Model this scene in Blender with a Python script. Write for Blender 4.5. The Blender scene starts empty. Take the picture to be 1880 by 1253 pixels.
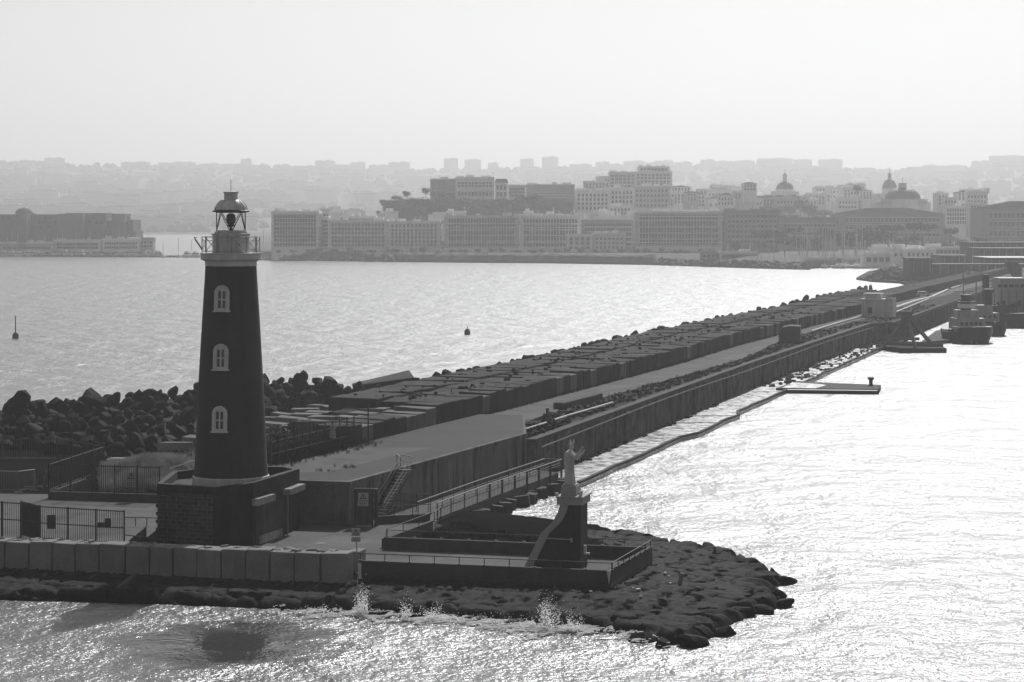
import bpy, math, random
from mathutils import Vector, noise, Matrix
R = math.radians
random.seed(7)
C = bpy.context.scene.collection
scene = bpy.context.scene

# ------------------------------------------------------------------ camera
EYE = 27.0            # the ship's deck, metres above the sea
FPX = 4100.0          # focal length in pixels of the 1880 px wide photograph
HZ = 395.0            # row of the horizon
cam_d = bpy.data.cameras.new("camera")
cam = bpy.data.objects.new("camera", cam_d)
C.objects.link(cam)
scene.camera = cam
cam.location = (0, 0, EYE)
cam.rotation_euler = (R(90), 0, 0)
cam_d.sensor_width = 36.0
cam_d.lens = 36.0 * FPX / 1880.0
cam_d.shift_y = -(626.5 - HZ) / 1880.0
cam_d.clip_start = 1.0
cam_d.clip_end = 30000.0

# ------------------------------------------------------------------ sky, sun, exposure
SUN_AZ, SUN_EL = 12.0, 41.0      # degrees right of the view axis, degrees above the horizon
world = bpy.data.worlds.new("World")
scene.world = world
world.use_nodes = True
wn, wl = world.node_tree.nodes, world.node_tree.links
wn.clear()
sky = wn.new("ShaderNodeTexSky")
sky.sky_type = 'NISHITA'
sky.sun_disc = False
sky.sun_elevation = R(SUN_EL)
sky.sun_rotation = R(SUN_AZ)
sky.altitude = 0
sky.air_density = 1.0
sky.dust_density = 1.2
sky.ozone_density = 1.0
bw = wn.new("ShaderNodeRGBToBW")
bg = wn.new("ShaderNodeBackground")
bg.inputs[1].default_value = 0.081
wo = wn.new("ShaderNodeOutputWorld")
wl.new(sky.outputs[0], bw.inputs[0])
wl.new(bw.outputs[0], bg.inputs[0])
wl.new(bg.outputs[0], wo.inputs[0])
sd = bpy.data.lights.new("sun", 'SUN')
sd.energy = 3.7
sd.angle = R(0.6)
sd.color = (1.0, 1.0, 1.0)
sun = bpy.data.objects.new("sun", sd)
C.objects.link(sun)
to_sun = Vector((math.sin(R(SUN_AZ)) * math.cos(R(SUN_EL)), math.cos(R(SUN_AZ)) * math.cos(R(SUN_EL)), math.sin(R(SUN_EL))))
sun.rotation_euler = (-to_sun).to_track_quat('-Z', 'Y').to_euler()
sun.location = (0, 0, 300)
scene.view_settings.view_transform = 'Standard'
scene.view_settings.look = 'None'
scene.view_settings.exposure = 0.08
scene.view_settings.gamma = 1.0
scene.cycles.max_bounces = 6
scene.cycles.diffuse_bounces = 2
scene.cycles.glossy_bounces = 3
scene.cycles.transmission_bounces = 3
scene.cycles.transparent_max_bounces = 8
scene.cycles.volume_bounces = 0
scene.cycles.sample_clamp_indirect = 4.0

# ------------------------------------------------------------------ measuring: a pixel of the photograph to a point of the place
def ix(px, d): return (px - 940.0) * d / FPX
def iz(py, d): return EYE - (py - HZ) * d / FPX
def dist(py, z): return (EYE - z) * FPX / (py - HZ)
def g(px, py, z=0.0):
    d = dist(py, z)
    return Vector((ix(px, d), d, z))
def at(px, py, d): return Vector((ix(px, d), d, iz(py, d)))
def lerp_table(t, y):
    if y <= t[0][0]:
        a, b = t[0], t[1]
    elif y >= t[-1][0]:
        a, b = t[-2], t[-1]
    else:
        for a, b in zip(t, t[1:]):
            if a[0] <= y <= b[0]: break
    return a[1] + (b[1] - a[1]) * (y - a[0]) / (b[0] - a[0])

# ------------------------------------------------------------------ materials (the photograph is black and white, so every colour is a grey)
MATS = {}
def mat(name, grey, vary=0.25, scale=1.0, rough=0.85, bump=0.0, bscale=None, streak=0.0, stretch=None, metal=0.0, fine=0.0, spec=0.3, pattern=None, rvary=0.0):
    if name in MATS: return MATS[name]
    m = bpy.data.materials.new(name)
    m.use_nodes = True
    n, l = m.node_tree.nodes, m.node_tree.links
    b = n["Principled BSDF"]
    b.inputs["Roughness"].default_value = rough
    b.inputs["Metallic"].default_value = metal
    b.inputs["Specular IOR Level"].default_value = spec
    geo = n.new("ShaderNodeNewGeometry")
    pos = geo.outputs["Position"]
    def tex(sc, det=5.0, st=None, rgh=0.6):
        mp = n.new("ShaderNodeMapping")
        mp.inputs["Scale"].default_value = st or (1, 1, 1)
        l.new(pos, mp.inputs["Vector"])
        t = n.new("ShaderNodeTexNoise")
        t.inputs["Scale"].default_value = sc
        t.inputs["Detail"].default_value = det
        t.inputs["Roughness"].default_value = rgh
        l.new(mp.outputs[0], t.inputs["Vector"])
        return t.outputs[0]
    def math_(op, a, bb, c=None):
        k = n.new("ShaderNodeMath"); k.operation = op
        for i, v in enumerate((a, bb, c)):
            if v is None: continue
            if isinstance(v, (int, float)): k.inputs[i].default_value = v
            else: l.new(v, k.inputs[i])
        return k.outputs[0]
    def remap(v, a, bb, c, d):
        k = n.new("ShaderNodeMapRange")
        k.inputs[1].default_value = a; k.inputs[2].default_value = bb
        k.inputs[3].default_value = c; k.inputs[4].default_value = d
        l.new(v, k.inputs[0]); return k.outputs[0]
    t1 = tex(scale * 0.35, 6.0, stretch)
    val = remap(t1, 0.3, 0.7, grey * (1 - vary), grey * (1 + vary))
    if fine:
        t2 = tex(scale * 6.0, 3.0, stretch)
        val = math_('MULTIPLY', val, remap(t2, 0.3, 0.7, 1 - fine, 1 + fine))
    if streak:
        t3 = tex(0.9, 7.0, (1.0, 1.0, 0.11), 0.7)
        t5 = tex(0.11, 3.0)
        sk = remap(t3, 0.44, 0.60, 1 + streak * 0.3, 1 - streak)
        wk = remap(t5, 0.40, 0.58, 0.15, 1.0)
        val = math_('MULTIPLY', val, math_('ADD', math_('MULTIPLY', sk, wk), math_('SUBTRACT', 1.0, wk)))
    if pattern: val = pattern(n, l, val, pos, math_, remap)
    l.new(val, b.inputs["Base Color"])
    if rvary:
        t4 = tex(scale, 4.0, stretch)
        l.new(remap(t4, 0.4, 0.6, max(0.02, rough - rvary), rough + rvary), b.inputs["Roughness"])
    if bump:
        bt = tex(bscale or scale * 2, 5.0, stretch)
        bn = n.new("ShaderNodeBump")
        bn.inputs["Strength"].default_value = 0.8
        bn.inputs["Distance"].default_value = bump
        l.new(bt, bn.inputs["Height"])
        l.new(bn.outputs[0], b.inputs["Normal"])
    MATS[name] = m
    return m

# ------------------------------------------------------------------ mesh helper
class MB:
    def __init__(s): s.v, s.f, s.mi = [], [], []
    def add(s, vs, fs, mi=0):
        o = len(s.v); s.v += [tuple(v) for v in vs]; s.f += [tuple(i + o for i in f) for f in fs]; s.mi += [mi] * len(fs); return s
    def box(s, c, d, rz=0.0, mi=0, taper=1.0, tilt=None):
        x, y, z = d[0] / 2, d[1] / 2, d[2] / 2
        vs = [Vector((sx * x * (taper if sz > 0 else 1), sy * y * (taper if sz > 0 else 1), sz * z)) for sz in (-1, 1) for sy in (-1, 1) for sx in (-1, 1)]
        m = Matrix.Rotation(rz, 3, 'Z')
        if tilt: m = m @ Matrix.Rotation(tilt[0], 3, 'X') @ Matrix.Rotation(tilt[1], 3, 'Y')
        vs = [m @ v + Vector(c) for v in vs]
        return s.add(vs, [(0, 2, 3, 1), (4, 5, 7, 6), (0, 1, 5, 4), (1, 3, 7, 5), (3, 2, 6, 7), (2, 0, 4, 6)], mi)
    def prism(s, poly, z0, z1, mi=0):
        n = len(poly)
        a = sum(poly[i][0] * poly[(i + 1) % n][1] - poly[(i + 1) % n][0] * poly[i][1] for i in range(n))
        if a < 0: poly = poly[::-1]
        z0f = z0 if callable(z0) else (lambda p: z0)
        z1f = z1 if callable(z1) else (lambda p: z1)
        vs = [(p[0], p[1], z0f(p)) for p in poly] + [(p[0], p[1], z1f(p)) for p in poly]
        fs = [tuple(range(n - 1, -1, -1)), tuple(range(n, 2 * n))] + [(i, (i + 1) % n, n + (i + 1) % n, n + i) for i in range(n)]
        return s.add(vs, fs, mi)
    def tube(s, p0, p1, r, n=6, r1=None, mi=0, caps=True):
        p0, p1 = Vector(p0), Vector(p1)
        d = p1 - p0
        if d.length < 1e-6: return s
        q = d.to_track_quat('Z', 'Y')
        r1 = r if r1 is None else r1
        vs = []
        for p, rr in ((p0, r), (p1, r1)):
            for i in range(n):
                a = 2 * math.pi * i / n
                vs.append(p + q @ Vector((rr * math.cos(a), rr * math.sin(a), 0)))
        fs = [(i, (i + 1) % n, n + (i + 1) % n, n + i) for i in range(n)]
        if caps: fs += [tuple(range(n - 1, -1, -1)), tuple(range(n, 2 * n))]
        return s.add(vs, fs, mi)
    def path(s, pts, r, n=6, mi=0):
        for a, b in zip(pts, pts[1:]): s.tube(a, b, r, n, mi=mi)
        return s
    def lathe(s, prof, c=(0, 0, 0), n=24, mi=0, caps=True):
        vs, fs = [], []
        for r, z in prof:
            for i in range(n):
                a = 2 * math.pi * i / n
                vs.append((c[0] + r * math.cos(a), c[1] + r * math.sin(a), c[2] + z))
        for k in range(len(prof) - 1):
            for i in range(n):
                j = (i + 1) % n
                fs.append((k * n + i, k * n + j, (k + 1) * n + j, (k + 1) * n + i))
        if caps:
            fs.append(tuple(range(n - 1, -1, -1)))
            fs.append(tuple(range((len(prof) - 1) * n, len(prof) * n)))
        return s.add(vs, fs, mi)
    def build(s, name, m, parent=None, loc=None, smooth=False, angle=40, mats=None):
        me = bpy.data.meshes.new(name)
        o_ = Vector(loc) if loc is not None else Vector((0, 0, 0))
        off = o_
        if parent is not None: off = WORLD.get(parent.name, Vector(parent.location))
        me.from_pydata([(v[0] - off[0], v[1] - off[1], v[2] - off[2]) for v in s.v], [], s.f)
        me.update()
        for mm in (mats or [m]): me.materials.append(mm)
        if mats: me.polygons.foreach_set("material_index", s.mi)
        if smooth:
            me.polygons.foreach_set("use_smooth", [True] * len(me.polygons))
            try: me.set_sharp_from_angle(angle=R(angle))
            except Exception: pass
        o = bpy.data.objects.new(name, me)
        C.objects.link(o)
        if parent is not None:
            o.parent = parent
            WORLD[o.name] = off.copy()
        else:
            o.location = o_
            WORLD[o.name] = o_.copy()
        return o
WORLD = {}
def tag(o, label=None, cat=None, group=None, kind=None):
    if label: o["label"] = label
    if cat: o["category"] = cat
    if group: o["group"] = group
    if kind: o["kind"] = kind
    return o
def empty(name, loc, label, cat, group=None):
    o = bpy.data.objects.new(name, None)
    C.objects.link(o)
    o.location = loc
    o.empty_display_size = 0.5
    WORLD[o.name] = Vector(loc)
    return tag(o, label, cat, group)
KIDS = {}
def copy_tree(o, parent=None):
    c = o.copy()
    C.objects.link(c)
    if parent is not None: c.parent = parent
    for ch in [k for k in bpy.data.objects if k.parent == o]: copy_tree(ch, c)
    return c
def structure(o): o["kind"] = "structure"; return o
# ------------------------------------------------------------------ the sea
def water_material():
    m = bpy.data.materials.new("sea_water")
    m.use_nodes = True
    n, l = m.node_tree.nodes, m.node_tree.links
    b = n["Principled BSDF"]
    b.inputs["Base Color"].default_value = (0.06, 0.06, 0.06, 1)
    b.inputs["Roughness"].default_value = 0.16
    b.inputs["IOR"].default_value = 1.8
    geo = n.new("ShaderNodeNewGeometry")
    prev = None
    # a calm slick left by the ship, in front of the lighthouse
    vd = n.new("ShaderNodeVectorMath"); vd.operation = 'DISTANCE'; vd.inputs[1].default_value = (-17.8, 140.5, 0)
    wv = n.new("ShaderNodeTexNoise"); wv.inputs["Scale"].default_value = 0.35; wv.inputs["Detail"].default_value = 3
    l.new(geo.outputs["Position"], wv.inputs["Vector"]); l.new(geo.outputs["Position"], vd.inputs[0])
    ad = n.new("ShaderNodeMath"); ad.operation = 'MULTIPLY_ADD'; ad.inputs[1].default_value = 9.0; l.new(wv.outputs[0], ad.inputs[0]); l.new(vd.outputs["Value"], ad.inputs[2])
    cm = n.new("ShaderNodeMapRange"); cm.inputs[1].default_value = 7.0; cm.inputs[2].default_value = 13.0; cm.inputs[3].default_value = 0.11; cm.inputs[4].default_value = 1.0
    l.new(ad.outputs[0], cm.inputs[0])
    rm_ = n.new("ShaderNodeMath"); rm_.operation = 'MULTIPLY'; rm_.inputs[1].default_value = 0.30; l.new(cm.outputs[0], rm_.inputs[0]); l.new(rm_.outputs[0], b.inputs["Roughness"])
    for (sc, st, dist_, det) in ((0.12, (1.0, 0.8, 1), 1.0, 2.0), (0.6, (1.0, 0.9, 1), 0.32, 3.0), (2.1, (1.0, 1.1, 1), 0.16, 3.0), (6.0, (1.0, 1.2, 1), 0.05, 2.0)):
        mp = n.new("ShaderNodeMapping")
        mp.inputs["Scale"].default_value = st
        mp.inputs["Rotation"].default_value = (0, 0, R(9))
        l.new(geo.outputs["Position"], mp.inputs["Vector"])
        t = n.new("ShaderNodeTexNoise")
        t.inputs["Scale"].default_value = sc
        t.inputs["Detail"].default_value = det
        t.inputs["Roughness"].default_value = 0.5
        t.inputs["Distortion"].default_value = 0.1
        l.new(mp.outputs[0], t.inputs["Vector"])
        bn = n.new("ShaderNodeBump")
        l.new(cm.outputs[0], bn.inputs["Strength"])
        bn.inputs["Distance"].default_value = dist_
        l.new(t.outputs[0], bn.inputs["Height"])
        if prev: l.new(prev.outputs[0], bn.inputs["Normal"])
        prev = bn
    l.new(prev.outputs[0], b.inputs["Normal"])
    return m
M_SEA = water_material()
s = MB(); s.add([(-7000, -1500, 0), (7000, -1500, 0), (7000, 9000, 0), (-7000, 9000, 0)], [(0, 1, 2, 3)])
structure(s.build("sea", M_SEA))
s = MB(); s.add([(-7000, -1500, -6), (7000, -1500, -6), (7000, 9000, -6), (-7000, 9000, -6)], [(0, 1, 2, 3)])
structure(s.build("seabed", mat("seabed", 0.05)))

# ------------------------------------------------------------------ haze
hm = bpy.data.materials.new("haze_air")
hm.use_nodes = True
hn = hm.node_tree.nodes; hn.clear()
pv = hn.new("ShaderNodeVolumePrincipled")
pv.inputs["Color"].default_value = (0.97, 0.97, 0.97, 1)
pv.inputs["Density"].default_value = 0.00023
pv.inputs["Anisotropy"].default_value = 0.5
ho = hn.new("ShaderNodeOutputMaterial")
hm.node_tree.links.new(pv.outputs[0], ho.inputs["Volume"])
hz = MB(); hz.box((0, 3750, 126.5), (14100, 10600, 267))
ho_ = hz.build("haze", hm); ho_["kind"] = "stuff"
# ------------------------------------------------------------------ far hill and the land under the city
M_HILL = mat("hill_green", 0.03, 0.4, 0.02)
M_LAND = mat("city_ground", 0.02, 0.3, 0.05)
M_RIP = mat("shore_riprap", 0.05, 0.5, 0.35, fine=0.4, bump=0.3, bscale=0.8)
SKY = [(-100, 300), (60, 297), (140, 303), (250, 303), (330, 304), (420, 305), (600, 306), (620, 311), (700, 310), (760, 312), (860, 312), (950, 310), (1050, 308), (1150, 306), (1250, 306), (1380, 306), (1500, 307), (1600, 312), (1680, 314), (1760, 312), (1820, 300), (1990, 296)]
HY0, HY1 = 3100.0, 6400.0
def hill_z(x, y):
    px = 940 + x * FPX / max(y, 1)
    crest = iz(lerp_table(SKY, px) + 2.5, HY1) - 2
    t = max(0.0, min(1.0, (y - HY0) / (HY1 - HY0)))
    z = 2 + crest * (0.55 * t + 0.45 * t * t)
    z += 9 * noise.noise(Vector((x * 0.003, y * 0.003, 0))) * math.sin(math.pi * t)
    if y > HY1: z -= (y - HY1) * 0.08
    return max(-3, z)
s = MB(); nx, ny = 140, 60
for j in range(ny + 1):
    for i in range(nx + 1):
        x = -3600 + 7200 * i / nx; y = HY0 - 60 + 3900 * j / ny
        s.v.append((x, y, hill_z(x, y) if j > 0 else -3))
for j in range(ny):
    for i in range(nx):
        a = j * (nx + 1) + i; s.f.append((a, a + 1, a + nx + 2, a + nx + 1)); s.mi.append(0)
structure(s.build("hill", M_HILL, smooth=True))

# land of the middle distance: shore row by column of the photograph, then heights
SH = [(478, 476), (520, 478), (700, 481), (850, 483), (1000, 484), (1190, 487), (1300, 491), (1400, 494), (1470, 496), (1500, 493), (1590, 490), (1640, 486), (1700, 484), (2050, 484)]
def land_z(x, y):
    px = 940 + x * FPX / y
    ys_ = dist(lerp_table(SH, px), 0.0); k = y - ys_
    if px < 478: k -= (478 - px) * 3.0
    if k < 0: return -3.0
    z = -1.5 + 6.7 * smooth(-3, 9, k)
    if 1200 < px < 1480: z = -1.5 + 4.2 * smooth(0, 12, k) + 2.5 * smooth(45, 60, k)
    # the wooded spur in the middle and the town rising to its right
    m = smooth(700, 760, px) * (1 - smooth(1700, 1830, px)) 
    z += m * 22 * smooth(1430, 1500, y) * smooth(820, 880, px) ** .5 * (1 - .35 * smooth(1050, 1200, px))
    z += 14 * smooth(1750, 2100, y) * smooth(1000, 1150, px)
    return z
def smooth(a, b, t):
    t = max(0.0, min(1.0, (t - a) / (b - a))); return t * t * (3 - 2 * t)
s = MB(); PXS = [440 + 8 * i for i in range(212)]
KS = [-6, -1, 2.5, 6, 9.5, 13, 20, 40, 62, 90, 120, 150, 180, 210, 240, 270, 300, 340, 380, 430, 480, 540, 600, 700, 800, 950, 1100, 1300, 1500, 1800, 2100]
rr0 = random.Random(8)
for k in KS:
    for px in PXS:
        y = dist(lerp_table(SH, px), 0.0) + k + (max(0, 478 - px) * 3.0 if px < 478 else 0)
        x = ix(px, y); s.v.append((x, y, land_z(x, y) + (rr0.uniform(-.5, .5) if 0 < k < 14 else 0)))
n_ = len(PXS)
for j in range(len(KS) - 1):
    for i in range(n_ - 1):
        a = j * n_ + i; s.f.append((a, a + 1, a + n_ + 1, a + n_)); s.mi.append(0)
structure(s.build("city_ground", M_LAND))

# ------------------------------------------------------------------ buildings
def winpat(cw, ch, dark=0.35, fx=0.35, fz=0.35):
    def f(n, l, val, pos, math_, remap):
        tc = n.new("ShaderNodeTexCoord"); sp = n.new("ShaderNodeSeparateXYZ"); l.new(tc.outputs["Object"], sp.inputs[0])
        u = math_('ADD', sp.outputs[0], sp.outputs[1])
        fu = math_('FRACT', math_('DIVIDE', u, cw), 0.0); fv = math_('FRACT', math_('DIVIDE', sp.outputs[2], ch), 0.0)
        a = math_('MULTIPLY', math_('GREATER_THAN', fu, 1 - fx), math_('GREATER_THAN', fv, 1 - fz - .15))
        b_ = math_('MULTIPLY', a, math_('LESS_THAN', fv, .85))
        return math_('MULTIPLY', val, math_('SUBTRACT', 1.0, math_('MULTIPLY', b_, 1 - dark)))
    return f
FAC = [mat("far_facade_%s" % nme, min(.8, gr * 1.9), 0.2, 0.02, pattern=winpat(3.6, 3.4, 0.4)) for nme, gr in (("dark", .10), ("mid", .18), ("pale", .30), ("white", .45))]
M_ROOF = mat("town_roof", 0.014, 0.3, 0.1, spec=0.0)
M_ROOFP = mat("town_roof_pale", 0.25, 0.3, 0.1)
def block(mb, x, y, z, w, d, h, rz, mi=0): mb.box((x, y, z + h / 2), (w, d, h), rz, mi=mi)
rnd = random.Random(77)
G_H = "hazy apartment blocks crowding the distant hillside"
meshes = []
def far_mesh(w, d, h, m, k):
    s = MB(); s.box((0, 0, h / 2 - 4), (w, d, h + 8)); s.box((0, 0, h + .35), (w + .8, d + .8, .7), mi=1)
    s.box((w * .2, 0, h + 1.9), (w * .3, d * .5, 2.6), mi=0)
    if k % 3 == 0: s.box((-w * .3, -d * .1, h + 1.3), (w * .2, d * .4, 1.6), mi=1)
    me = bpy.data.meshes.new("hill_house"); me.from_pydata([tuple(v) for v in s.v], [], s.f); me.materials.append(m); me.materials.append(M_ROOFP if k % 2 else M_ROOF)
    me.polygons.foreach_set("material_index", s.mi); return me
for k in range(16):
    w = rnd.uniform(26, 75); meshes.append((w, far_mesh(w, rnd.uniform(14, 24), rnd.uniform(12, 27), FAC[(1, 2, 2, 3)[k % 4]], k)))
def far_house(px, t, mesh=None, label="pale hazy apartment block on the distant hillside", group=G_H, name="hillside_block", dz=0.0, rz=None, sc=None):
    y = HY0 + 30 + (HY1 - HY0 - 60) * t; x = ix(px, y)
    w, me = mesh or rnd.choice(meshes)
    o = bpy.data.objects.new(name, me); C.objects.link(o)
    o.location = (x, y, hill_z(x, y) + dz); o.rotation_euler = (0, 0, rnd.uniform(-.5, .5) if rz is None else rz)
    o.scale = sc or (rnd.uniform(.8, 1.25), 1, rnd.uniform(.8, 1.2))
    tag(o, label, "apartment block", group); return o
cnt = 0
for row in range(12):
    t = (row + 0.5) / 12
    px = -20 + rnd.uniform(0, 40)
    while px < 1900:
        keep = .82 + .18 * math.sin(px * .02 + row * 1.7)
        if t < .25 and px > 480: keep = 0
        if t < .5 and 700 < px < 1900: keep = 0
        if rnd.random() < keep and cnt < 262:
            far_house(px + rnd.uniform(-8, 8), min(.97, max(.01, t + rnd.uniform(-.05, .05)))); cnt += 1
        px += rnd.uniform(34, 62)
# towers and long blocks on the skyline
def sky_tower(px0, px1, top, label, g_=None):
    y = HY1 - 40; x = ix((px0 + px1) / 2, y); z0 = hill_z(x, y) - 3; w = (px1 - px0) * y / FPX; h = iz(top, y) - z0
    s = MB(); s.box((0, 0, h / 2), (w, 22, h)); s.box((0, 0, h + .5), (w * .94, 20, 1.0)); s.box((w * .15, 0, h + 1.8), (w * .3, 8, 2.4))
    o = s.build("skyline_tower", FAC[2]); o.location = (x, y, z0); tag(o, label, "apartment block", g_)
for a in ((12, 100, 298, "long pale block on the skyline at the far left"), (327, 360, 299, "flat-topped block on the skyline left of the lighthouse lantern"), (372, 404, 301, "flat-topped block on the skyline just above the lighthouse roof"),
          (583, 612, 297, "broad block on the skyline above the first waterfront hotel"), (645, 671, 299, "square block on the skyline above the second waterfront hotel"), (718, 745, 300, "low block on the skyline left of the twin towers"),
          (815, 841, 292, "left one of the two pale towers on the skyline"), (853, 883, 294, "right one of the two pale towers on the skyline"), (896, 915, 300, "narrow tower right of the two pale towers"),
          (955, 980, 293, "pale tower left of the tallest skyline tower"), (995, 1025, 289, "tallest tower block on the skyline"), (1202, 1236, 296, "pale block on the skyline above the stepped houses"),
          (1300, 1342, 297, "broad block on the skyline left of the first dome"), (1348, 1385, 296, "block on the skyline right above the first dome"), (1390, 1455, 292, "long high block on the skyline above the first dome"),
          (1458, 1490, 294, "block on the skyline right of the first dome"), (1503, 1546, 294, "last block of the skyline row before the dip"), (1817, 1880, 287, "big hazy block on the hill at the far right"), (1696, 1718, 304, "small block on the skyline left of the right hill")):
    sky_tower(*a)
# trees on the far hill read as one mass
s = MB()
for i in range(2900):
    px = rnd.uniform(-60, 1950); t = rnd.random() if i < 2500 else rnd.uniform(.95, 1.0); y = HY0 + (HY1 - HY0) * t; x = ix(px, y); z = hill_z(x, y); r = rnd.uniform(5, 13)
    n_ = 6; b0 = len(s.v)
    for (rr, zz) in ((.7, -.3), (1, .3), (.6, .85)):
        for q in range(n_):
            a = 6.283 * q / n_ + i; s.v.append((x + r * rr * math.cos(a) * rnd.uniform(.8, 1.2), y + r * rr * math.sin(a), z + r * zz * rnd.uniform(.7, 1.1)))
    s.v.append((x, y, z + r * 1.05))
    for k in range(2):
        for q in range(n_):
            j = (q + 1) % n_; s.f.append((b0 + k * n_ + q, b0 + k * n_ + j, b0 + (k + 1) * n_ + j, b0 + (k + 1) * n_ + q)); s.mi.append(0)
    for q in range(n_): s.f.append((b0 + 2 * n_ + q, b0 + 2 * n_ + (q + 1) % n_, b0 + 3 * n_)); s.mi.append(0)
o = s.build("hillside_woods", M_HILL); o["kind"] = "stuff"

# ---- middle distance, with windows as parts
M_WD = mat("window_dark", 0.008, 0.2, 0.5)
M_WS = mat("window_surround", 0.75, 0.15, 0.5)
def window_mesh(w, h, sur=True):
    s = MB(); s.box((0, -.06, h / 2), (w, .12, h), mi=0)
    if sur:
        s.box((0, -.12, -.15), (w * 1.5, .24, .22), mi=1); s.box((0, -.10, h + .18), (w * 1.4, .2, .22), mi=1)
    me = bpy.data.meshes.new("window"); me.from_pydata([tuple(v) for v in s.v], [], s.f)
    me.materials.append(M_WD); me.materials.append(M_WS); me.polygons.foreach_set("material_index", s.mi); return me
WM = {}
def building(label, px0, px1, top, base, D, depth=16, rz=0.0, rows=5, cols=10, grey="mid", cat="building", name="waterfront_building", side=3, ww=1.3, wh=2.0, ground=True, roof="flat", margin=.05, cornices=(1,), dark=None, balcony=(), group=None, skip=None):
    x0, x1 = ix(px0, D), ix(px1, D); w = (x1 - x0) / max(.3, math.cos(rz)); z0, z1 = iz(base, D), iz(top, D); h = z1 - z0
    root = empty(name, ((x0 + x1) / 2, D, z0), label, cat, group)
    root.rotation_euler = (0, 0, rz); loc = Vector(((x0 + x1) / 2, D, z0)); WORLD[root.name] = Vector((0, 0, 0))
    m = {"dark": WALL[0] if int(px0) % 2 else WALL2[0], "mid": (WALL[1], WALL2[1], WALL2[2])[int(px0 * 3 + D) % 3], "pale": WALL[2], "white": WALL[3]}[grey]
    s = MB(); s.box((0, depth / 2, h / 2 - 4), (w, depth, h + 8)); s.build("wall", m, root)
    s = MB(); H = h
    if ground: s.box((0, -.1, h * .06), (w * .998, .22, h * .12)); 
    for f in cornices: s.box((0, depth / 2 - .25, h * f), (w + .8, depth + .9, .45))
    s.build("cornice", M_WS if grey in ("pale", "white", "mid") else m, root)
    if len(cornices) >= 4:
        s = MB()
        for q in range(0, cols + 1, 3): s.box((-w / 2 + w * (margin + (1 - 2 * margin) * q / cols), -.1, h * .47), (.5, .2, h * .46))
        s.build('pilasters', M_WS, root)
    s = MB(); r_ = random.Random(int(px0 * 7 + D))
    if roof == "hip":
        rh = h * .24; s.add([(-w / 2 - .5, -.5, h + .2), (w / 2 + .5, -.5, h + .2), (w / 2 + .5, depth + .5, h + .2), (-w / 2 - .5, depth + .5, h + .2), (-w / 2 + depth * .5, depth / 2, h + rh), (w / 2 - depth * .5, depth / 2, h + rh)], [(0, 1, 5, 4), (1, 2, 5), (2, 3, 4, 5), (3, 0, 4), (3, 2, 1, 0)])
    else:
        s.box((0, .3, h + .5), (w, .4, 1.0)); s.box((w / 2 - .2, depth / 2, h + .5), (.4, depth, 1.0)); s.box((-w / 2 + .2, depth / 2, h + .5), (.4, depth, 1.0))
        u = -w / 2 + 1
        while u < w / 2 - 3:
            bw = r_.uniform(2, 8)
            if r_.random() < .7: s.box((u + bw / 2, depth * r_.uniform(.3, .6), h + .9), (bw, depth * .35, r_.uniform(1.6, 3.4)))
            u += bw + r_.uniform(.5, 5)
        for q in range(int(w / 9)):
            xx = r_.uniform(-w / 2, w / 2); s.tube((xx, depth * .4, h), (xx, depth * .4, h + r_.uniform(3, 5)), .12, 4); s.box((xx, depth * .4, h + 3), (1.2, .1, .15))
    s.build("roof", M_ROOF if roof == "hip" else (M_WS if r_.random() < .35 else m), root)
    key = (ww, wh)
    if key not in WM: WM[key] = window_mesh(ww, wh)
    rh = (h * .86 - 1.0) / rows; lim = 0; rest = MB()
    slots = []
    for r in range(rows):
        for c in range(cols):
            u = -w / 2 + w * (margin + (1 - 2 * margin) * ((c + .5) / cols)); z = h * .12 + rh * (r + .25)
            if skip and skip(r, c): continue
            slots.append((u, z, 0))
        for c in range(side):
            slots.append((w / 2, h * .12 + rh * (r + .25), depth * (c + .5) / side))
    for (u, z, sy) in slots:
        if lim < 95:
            o = bpy.data.objects.new("window", WM[key]); C.objects.link(o); o.parent = root; lim += 1
            o.location = (u, 0, z) if sy == 0 else (u, sy, z)
            if sy: o.rotation_euler = (0, 0, R(90))
        else:
            if sy == 0: rest.box((u, -.06, z + wh / 2), (ww, .12, wh))
            else: rest.box((u + .06, sy, z + wh / 2), (.12, ww, wh))
    if rest.v: o = rest.build("windows", M_WD, root); o["kind"] = "stuff"
    for r in balcony:
        s = MB(); s.box((0, -.6, h * .12 + rh * (r + .1)), (w * .92, 1.2, .9)); s.build("balcony", m, root)
    return root
WALL = [mat("town_wall_dark", .30, .25, .12, streak=.3), mat("town_wall_mid", .62, .2, .12, streak=.3), mat("town_wall_pale", .78, .2, .12, streak=.25), mat("town_wall_white", .85, .15, .12, streak=.2)]
WALL2 = [mat("town_wall_ochre", .22, .25, .12, streak=.3), mat("town_wall_grey", .45, .2, .12, streak=.3), mat("town_wall_cream", .72, .2, .12, streak=.25)]
BLD = building
BLD("eight storey waterfront hotel with dark upper windows standing at the left end of the row", 498, 585, 391, 463, 1330, 18, -.03, 8, 15, "pale", side=5, cornices=(1, .66, .24), ww=1.5, wh=2.1)
BLD("pale side wing behind the left end hotel with scaffold-like balconies", 586, 603, 400, 462, 1345, 16, 0, 7, 3, "white", side=0, ww=1.6, wh=1.6)
BLD("low-roofed long building seen above the left end hotel", 585, 625, 386, 420, 1420, 16, 0, 2, 6, "white", side=2)
BLD("stepped house seen above the second waterfront hotel", 625, 668, 388, 430, 1420, 16, 0, 3, 7, "pale", side=2)
BLD("six storey waterfront hotel with a raised central balcony, second from the left", 602, 711, 407, 462, 1325, 18, .0, 6, 16, "mid", side=4, cornices=(1, .82, .15), balcony=(3,))
BLD("set-back attic storey on top of the second hotel", 625, 690, 400, 410, 1333, 12, 0, 1, 10, "mid", side=0, ground=False, cornices=(1,), wh=1.4)
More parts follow.
